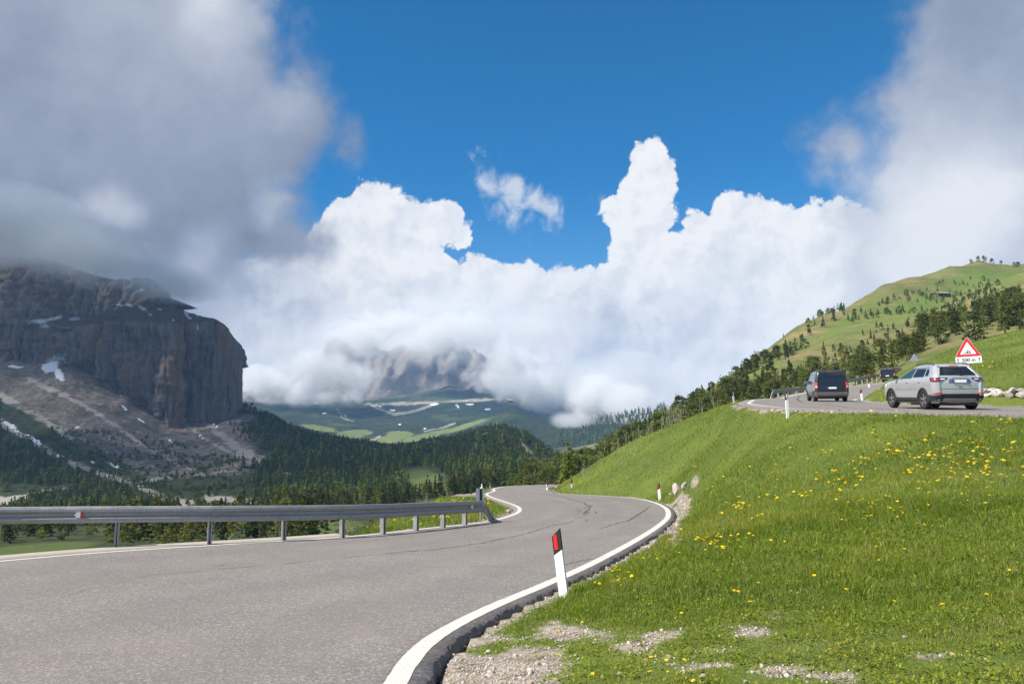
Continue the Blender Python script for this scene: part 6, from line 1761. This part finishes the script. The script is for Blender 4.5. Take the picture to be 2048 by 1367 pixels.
def build_suv(loc, rot):
    sh = CarShape([(0.22,-0.66,3.36,0.80,0.22,0.30),(0.34,-0.80,3.48,0.875,0.24,0.36),(0.55,-0.865,3.54,0.905,0.26,0.42),(0.80,-0.865,3.53,0.915,0.26,0.46),(0.95,-0.86,3.42,0.915,0.25,0.46),(1.03,-0.85,3.15,0.905,0.23,0.42),(1.08,-0.84,2.40,0.892,0.22,0.25),
                   (1.16,-0.80,2.15,0.858,0.21,0.24),(1.30,-0.69,1.86,0.775,0.20,0.22),(1.50,-0.47,1.36,0.665,0.20,0.2),(1.59,-0.36,1.08,0.60,0.18,0.2),(1.63,-0.20,0.85,0.50,0.16,0.2)])
    root = thing('silver_car', 'silver off road car seen from behind, driving up the bend of the upper road', 'car', (0, 0, 0))
    zs = [0.22,0.28,0.34,0.45,0.55,0.68,0.80,0.88,0.95,1.0,1.03,1.08,1.12,1.16,1.22,1.30,1.38,1.45,1.50,1.55,1.59,1.615,1.63]
    b = MB(); b.loft([sh.ring(z) for z in zs]); body = b.build('body', M_SILVER, root)
    cut_wells(body, (0.0, 2.636), 0.405, 0.90)
    for p in body.data.polygons: p.use_smooth = True
    body.data.set_sharp_from_angle(angle=R(38))
    P_ = lambda *a, **k: patch_part(sh, *a, **k)
    P_('rear_window', [(1.215,-0.62,0.62),(1.25,-0.63,0.63),(1.32,-0.60,0.60),(1.42,-0.55,0.55),(1.50,-0.51,0.51)], 1, M_GLASS, root, n=10)
    P_('rear_spoiler', [(1.525,-0.60,0.60),(1.56,-0.58,0.58),(1.60,-0.55,0.55)], 1, M_SILVER, root, off=0.05, n=12)
    P_('brake_lamp', [(1.545,-0.15,0.15),(1.575,-0.15,0.15)], 1, M_TAIL, root, off=0.058, n=4)
    for side in (1, -1):
        sx = lambda z, x: sh.s_x(z, x)
        P_('rear_door_window', [(1.165, sx(1.165,0.02), sx(1.165,0.86)),(1.30, sx(1.3,0.06), sx(1.3,0.84)),(1.46, sx(1.46,0.12), sx(1.46,0.82))], side, M_GLASS, root, n=6)
        P_('front_door_window', [(1.13, sx(1.13,0.94), sx(1.13,1.98)),(1.30, sx(1.3,0.92), sx(1.3,1.62)),(1.46, sx(1.46,0.90), sx(1.46,1.24))], side, M_GLASSG, root, n=6)
        P_('quarter_window', [(1.20, sx(1.2,-0.28), sx(1.2,-0.06)),(1.30, sx(1.3,-0.25), sx(1.3,-0.02)),(1.44, sx(1.44,-0.14), sx(1.44,0.04))], side, M_GLASS, root, n=4)
        P_('window_trim', [(1.475, sx(1.475,-0.15), sx(1.475,1.25)),(1.50, sx(1.5,-0.1), sx(1.5,1.22))], side, M_CLAD, root, off=0.006, n=8)
        tl_ = P_('tail_lamp', [(0.985,0.74,1.02),(1.02,0.56,1.10),(1.09,0.42,1.15),(1.135,0.41,1.10)], side, M_TAILD, root, off=0.014, n=10)
        P_('lamp_red', [(1.01,0.76,0.98),(1.06,0.72,1.02),(1.095,0.74,1.0)], side, M_TAIL, tl_, off=0.018, n=8)
        P_('lamp_clear', [(1.065,0.52,0.66),(1.10,0.49,0.66)], side, M_LAMPW, tl_, off=0.018, n=4)
        P_('bumper_reflector', [(0.565,0.60,0.88),(0.595,0.62,0.90),(0.61,0.66,0.90)], side, M_TAILV, root, off=0.022, n=6)
        P_('headlamp', [(0.84, sh.s_x(0.84,3.0), sh.s_x(0.84,3.0)+0.55),(0.93, sh.s_x(0.93,2.9), sh.s_x(0.93,2.9)+0.55)], side, M_LAMPW, root, off=0.012, n=8)
        P_('sill', [(0.24, sx(.24,0.43), sx(.24,2.2)),(0.34, sx(.34,0.43), sx(.34,2.2)),(0.42, sx(.42,0.43), sx(.42,2.2))], side, M_CLAD, root, off=0.014, n=8)
        P_('door_seam', [(0.48, sx(.48,0.90), sx(.48,0.912)),(0.8, sx(.8,0.90), sx(.8,0.912)),(1.08, sx(1.08,0.90), sx(1.08,0.912))], side, M_RIMD, root, off=0.003, n=2)
        P_('door_seam', [(0.48, sx(.48,1.98), sx(.48,1.992)),(0.8, sx(.8,2.02), sx(.8,2.032)),(1.05, sx(1.05,2.04), sx(1.05,2.052))], side, M_RIMD, root, off=0.003, n=2)
        P_('crease_line', [(0.715, sx(.715,0.45), sx(.715,2.3)),(0.725, sx(.725,0.45), sx(.725,2.3))], side, M_GREYCAR, root, off=0.003, n=6)
        for x in (0.25, 1.22):
            MB().box((x, side*0.922, 0.985), (0.20, 0.03, 0.035)).build('door_handle', M_SILVER, root, 0.008)
        MB().box((2.55, side*0.915, 0.62), (0.28, 0.008, 0.035)).build('badge', M_RIMD, root)
        m = MB(); m.loft([[(1.98 + dx, side*(0.88 + 0.20*t), 1.16 + dz*(0.6 + 0.5*t)) for dx, dz in ((0,-0.04),(0.12,-0.03),(0.15,0.06),(0.05,0.12),(-0.02,0.10))] for t in (0, 0.35, 0.9, 1.0)]); m.build('wing_mirror', M_CLAD, root, 0.02)
        rr = MB(); pts = [(x, side*(0.60 - 0.01*abs(x)), z) for x, z in ((-0.28,1.60),(-0.15,1.655),(0.4,1.675),(0.95,1.655),(1.08,1.60))]; rr.tube(pts, 0.02, 6); rr.build('roof_rail', M_CLAD, root, smooth=True)
        for x in (0.0, 2.636):
            arch(root, x, side, 0.895, 0.375, 0.455, 0.345)
            make_wheel(root, x, side, side*0.795, 0.355, 5, 0.232)
    P_('rear_bumper', [(0.30,-1.33,1.33),(0.42,-1.36,1.36),(0.50,-1.36,1.36),(0.56,-0.98,0.98)], 1, M_CLAD, root, off=0.018, n=26)
    P_('skid_plate', [(0.27,-0.50,0.50),(0.35,-0.60,0.60),(0.40,-0.52,0.52)], 1, M_SKID, root, off=0.030, n=12)
    P_('tailgate_seam', [(0.73,-0.66,0.66),(0.744,-0.66,0.66)], 1, M_GREYCAR, root, off=0.006, n=10)
    P_('plate_recess', [(0.93,-0.38,0.38),(1.085,-0.36,0.36)], 1, M_GREYCAR, root, off=0.008, n=8)
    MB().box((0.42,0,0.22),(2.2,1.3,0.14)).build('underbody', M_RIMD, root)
    pl = MB().box((-0.882, 0.0, 1.005), (0.02, 0.42, 0.105), Matrix.Rotation(R(6), 3, 'Y')).build('licence_plate', M_PLATEW, root, 0.004)
    for s in (-1, 1): MB().box((-0.892, 0.235*s, 1.005), (0.02, 0.05, 0.105), Matrix.Rotation(R(6), 3, 'Y')).build('blue_band', M_PLATEB, pl)
    MB().box((-0.875, 0.0, 1.115), (0.03, 0.62, 0.028)).build('handle_trim', M_CHROME, root, 0.006)
    MB().box((-0.888, 0.0, 0.81), (0.01, 0.16, 0.025)).build('badge', M_RIMD, root)
    MB().tube([(-0.74, 0.0, 1.25), (-0.78, -0.02, 1.235), (-0.79, -0.30, 1.225)], [0.015, 0.012, 0.008], 6).build('wiper', M_RIMD, root)
    MB().tube([(0.0, 0.0, 1.61), (-0.10, 0.0, 1.76)], [0.012, 0.004], 6).build('aerial', M_RIMD, root)
    root.location = loc; root.rotation_euler = rot
    P_('windscreen', [(1.09, sh.s_x(1.09,2.25)+0.12, sh.s_x(1.09,2.25)+1.6),(1.30, sh.s_x(1.3,1.75)+0.1, sh.s_x(1.3,1.75)+1.5),(1.50, sh.s_x(1.5,1.25)+0.1, sh.s_x(1.5,1.25)+1.3)], 1, M_GLASS, root, n=8)
    return root
def build_van(loc, rot, label, paint, gate, H=1.91, name='van'):
    k = H/1.91
    sh = CarShape([(0.26,-0.86,3.95,0.86,0.16,0.30),(0.36,-1.02,4.02,0.93,0.18,0.36),(0.60,-1.06,4.06,0.962,0.20,0.42),(0.90,-1.05,4.00,0.965,0.18,0.42),(1.02,-1.03,3.75,0.955,0.17,0.40),(1.08,-1.02,3.25,0.945,0.16,0.30),
                   (1.35,-0.985,2.85,0.915,0.15,0.25),(1.62,-0.93,2.42,0.872,0.15,0.25),(1.78,-0.87,2.14,0.825,0.15,0.25),(1.86,-0.80,1.9,0.765,0.15,0.25),(1.90,-0.66,1.5,0.66,0.15,0.25)])
    sh.r = [(z*k,) + tuple(r) for z, *r in sh.r]
    root = thing(name, label, 'van', (0, 0, 0))
    zs = [z*k for z in (0.26,0.36,0.48,0.60,0.75,0.90,1.02,1.08,1.2,1.35,1.5,1.62,1.72,1.78,1.83,1.86,1.885,1.90)]
    b = MB(); b.loft([sh.ring(z) for z in zs]); body = b.build('body', paint, root)
    cut_wells(body, (0.0, 3.2), 0.385, 0.95)
    for p in body.data.polygons: p.use_smooth = True
    body.data.set_sharp_from_angle(angle=R(38))
    P_ = lambda *a, **kk: patch_part(sh, *a, **kk)
    gate_o = P_('tailgate', [(0.60*k,-0.66,0.66),(0.72*k,-0.76,0.76),(1.0*k,-0.78,0.78),(1.30*k,-0.765,0.765),(1.60*k,-0.735,0.735),(1.80*k,-0.68,0.68)], 1, gate, root, off=0.010, n=14)
    P_('rear_window', [(1.16*k,-0.50,0.50),(1.20*k,-0.68,0.68),(1.40*k,-0.70,0.70),(1.60*k,-0.67,0.67),(1.74*k,-0.63,0.63)], 1, M_GLASS, gate_o, off=0.018, n=14)
    P_('brake_lamp', [(1.775*k,-0.15,0.15),(1.815*k,-0.15,0.15)], 1, M_TAIL, gate_o, off=0.03, n=4)
    for side in (1, -1):
        sx = lambda z, x: sh.s_x(z, x)
        t_ = P_('tail_lamp', [(0.80*k,0.80,1.02),(1.0*k,0.80,1.04),(1.16*k,0.79,1.02)], side, M_TAILV, root, off=0.014, n=6)
        P_('lamp_clear', [(0.88*k,0.82,0.98),(0.945*k,0.82,0.98)], side, M_LAMPW, t_, off=0.018, n=5)
        P_('bumper_reflector', [(0.435*k,0.60,0.84),(0.47*k,0.60,0.84)], side, M_TAIL, root, off=0.026, n=4)
        P_('side_window', [(1.14*k, sx(1.14*k,-0.6), sx(1.14*k,2.1)),(1.35*k, sx(1.35*k,-0.6), sx(1.35*k,2.1)),(1.66*k, sx(1.66*k,-0.52), sx(1.66*k,1.98))], side, M_GLASS, root, n=8)
        P_('front_door_window', [(1.14*k, sx(1.14*k,2.2), sx(1.14*k,2.95)),(1.35*k, sx(1.35*k,2.18), sx(1.35*k,2.68)),(1.66*k, sx(1.66*k,2.06), sx(1.66*k,2.2))], side, M_GLASS, root, n=5)
        m = MB(); m.loft([[(2.62 + dx, side*(0.93 + 0.26*t), 1.20*k + dz) for dx, dz in ((0,-0.10),(0.12,-0.09),(0.14,0.08),(0.02,0.12))] for t in (0, 0.4, 0.95, 1.0)]); m.build('wing_mirror', M_GREYCAR, root, 0.02)
        for x in (0.0, 3.2):
            arch(root, x, side, 0.948, 0.355, 0.395, 0.33)
            make_wheel(root, x, side, side*0.85, 0.335, 5, 0.225)
        rr = MB(); rr.tube([(x, side*0.70*k**0, z*k) for x, z in ((-0.5,1.88),(-0.35,1.925),(1.2,1.935),(1.35,1.88))], 0.02, 6); rr.build('roof_rail', M_CLAD, root)
    P_('rear_bumper', [(0.34*k,-1.20,1.20),(0.45*k,-1.26,1.26),(0.53*k,-1.24,1.24),(0.585*k,-1.1,1.1)], 1, M_GREYCAR, root, off=0.022, n=24)
    P_('plate_recess', [(0.72*k,-0.42,0.42),(0.93*k,-0.42,0.42)], 1, M_RIMD, gate_o, off=0.014, n=6)
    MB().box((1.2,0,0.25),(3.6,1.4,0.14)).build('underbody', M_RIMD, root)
    pl = MB().box((-1.083, -0.02, 0.825*k), (0.02, 0.46, 0.11)).build('licence_plate', M_PLATEW, root, 0.004)
    MB().box((-1.094, 0.235, 0.825*k), (0.02, 0.05, 0.11)).build('blue_band', M_PLATEB, pl)
    MB().tube([(-0.97, 0.0, 1.20*k), (-1.02, -0.02, 1.19*k), (-1.03, 0.34, 1.175*k)], [0.015, 0.012, 0.008], 6).build('wiper', M_RIMD, gate_o)
    root.location = loc; root.rotation_euler = rot
    return root
def on_road(px, Y, az, fn, *a, dz=0.0, **k):
    x = (px - CX)/FPX*Y
    x = float(P(px, 815, Y)[0])
    slope = 0.074*math.cos(R(az)) + (0.05*math.cos(R(az)) if Y > 70 else 0)
    return fn((x, Y, float(z_up(Y)) + 0.006 + dz), (0, -math.atan(slope), R(90 - az)), *a, **k)
on_road(1897, 29.1, 2.0, build_suv)
on_road(1661, 49.5, 14.0, build_van, 'dark graphite van with black tailgate driving away round the upper bend', M_GRAPHITE, M_BLACKCAR)
on_road(1784, 106.0, 42.0, build_van, 'far black van half hidden behind the meadow crest on the upper road', M_BLACKCAR, M_BLACKCAR, dz=0.0)
# ================================================================== CLOUD AND AIR
def uv_ball(name, c, r, mat, n=24, seed=0, lump=0.18):
    th = np.linspace(0, math.pi, n//2 + 1)[:, None]; ph = np.linspace(0, 2*math.pi, n, endpoint=False)[None]
    d = np.stack([np.sin(th)*np.cos(ph), np.sin(th)*np.sin(ph), np.cos(th)*np.ones_like(ph)], -1)
    k = 1 + lump * fbm(d[..., 0]*1.6 + seed*7.1, d[..., 1]*1.6, d[..., 2]*1.6, 3)
    v = d * k[..., None]
    nv_ = v.shape[1]
    f = []
    for i in range(n//2):
        for j in range(nv_):
            a, b, c2, e = i*nv_+j, (i+1)*nv_+j, (i+1)*nv_+(j+1) % nv_, i*nv_+(j+1) % nv_
            f.append((a, b, c2, e))
    o = mesh_obj(name, v.reshape(-1, 3), f, mat)
    bm = bmesh.new(); bm.from_mesh(o.data); bmesh.ops.remove_doubles(bm, verts=bm.verts, dist=1e-5); bmesh.ops.recalc_face_normals(bm, faces=bm.faces); bm.to_mesh(o.data); bm.free()
    o.location = c; o.scale = r
    return o
def fog_material(name, dens, color, nscale, lo=0.25, hi=0.85, amp=2.6):
    m, t = new_mat(name)
    tc = t.node('ShaderNodeTexCoord'); geo = t.node('ShaderNodeNewGeometry')
    rad = t.vmath('LENGTH', tc.outputs['Object'])
    n = t.noise(geo.outputs['Position'], nscale, 6, 0.58, 0.5)
    k = t.math('ADD', t.math('MULTIPLY', t.math('SUBTRACT', n, 0.5), amp), t.math('SUBTRACT', 1.0, rad))
    k = t.math('SUBTRACT', k, t.step(rad, 0.78, 1.0, 0.0, 1.2))
    dn = t.math('MULTIPLY', t.step(k, lo, hi), dens)
    pv = t.node('ShaderNodeVolumePrincipled')
    pv.inputs['Color'].default_value = (*color, 1)
    t.l.new(dn, pv.inputs['Density'])
    t.l.new(pv.outputs[0], t.out.inputs['Volume'])
    return m
M_FOG = fog_material('mountain_fog', 0.017, (0.99, 0.99, 0.993), 0.0058)
M_CAP = fog_material('grey_cloud', 0.019, (0.95, 0.96, 0.975), 0.0085, 0.05, 0.9, 2.2)
def puff(px, py, Y, rx, ry, dep, mat, seed, name='fog_bank'):
    p = PV(px, py, Y); s = Y / FPX
    return stuff(uv_ball(name, p, (rx*s, dep, ry*s), mat, 24, seed))
for i, q in enumerate([(645,745,3500,150,72,220),(540,770,3600,105,55,200),(720,680,3900,110,55,200),(790,650,3950,150,48,200),(845,690,3700,110,42,150),
                       (1010,730,3700,130,78,260),(1085,775,3500,130,66,230),(1195,795,2700,120,62,170),(1270,800,2500,90,55,140),(1150,842,2150,75,30,90),(925,668,3800,150,60,200),(640,795,3450,110,34,150)]):
    puff(*q, M_FOG, i)
M_VEIL = fog_material('cloud_veil', 0.0035, (0.99, 0.99, 0.993), 0.0035, 0.1, 1.0, 2.0)
puff(900, 660, 3300, 460, 110, 320, M_VEIL, 31)
puff(640, 690, 3300, 210, 90, 260, M_VEIL, 32)
puff(1180, 760, 3000, 260, 80, 260, M_VEIL, 33)
for i, q in enumerate([(-80,440,1330,330,110,230),(170,515,1300,190,80,150),(340,565,1330,140,50,130)]):
    puff(*q, M_CAP, 20 + i)
def shade_cloud_material():
    m, t = new_mat('added_shade_cloud')
    pv = t.node('ShaderNodeVolumePrincipled'); pv.inputs['Color'].default_value = (0.98, 0.98, 0.99, 1); pv.inputs['Density'].default_value = 0.0040
    t.l.new(pv.outputs[0], t.out.inputs['Volume']); return m
M_SHADE_CLOUD = shade_cloud_material()  # unseen cloud out of frame, added to shade the left cliff and valley
SHADE_CLOUD_H = 1150.0
sh = Vector((SUN_VEC.x / SUN_VEC.z * SHADE_CLOUD_H, SUN_VEC.y / SUN_VEC.z * SHADE_CLOUD_H, SHADE_CLOUD_H))
for i, (gx_, gy_, rx, ry) in enumerate([(-760,760,420,330),(-520,1150,430,420),(-250,1000,300,330),(-180,640,210,200),(-620,1550,420,300),(-120,1300,230,280)]):
    stuff(uv_ball('added_shade_cloud', Vector((gx_, gy_, 0)) + sh, (rx, ry, 110), M_SHADE_CLOUD, 28, 40 + i, 0.22))
# the air itself
m, t = new_mat('air')
pv = t.node('ShaderNodeVolumePrincipled'); pv.inputs['Color'].default_value = (0.33, 0.58, 1.0, 1); pv.inputs['Density'].default_value = 0.000085
t.l.new(pv.outputs[0], t.out.inputs['Volume'])
hb = MB().box((0, 2400, 250), (8400, 6000, 640)).build('haze', m)
stuff(hb)
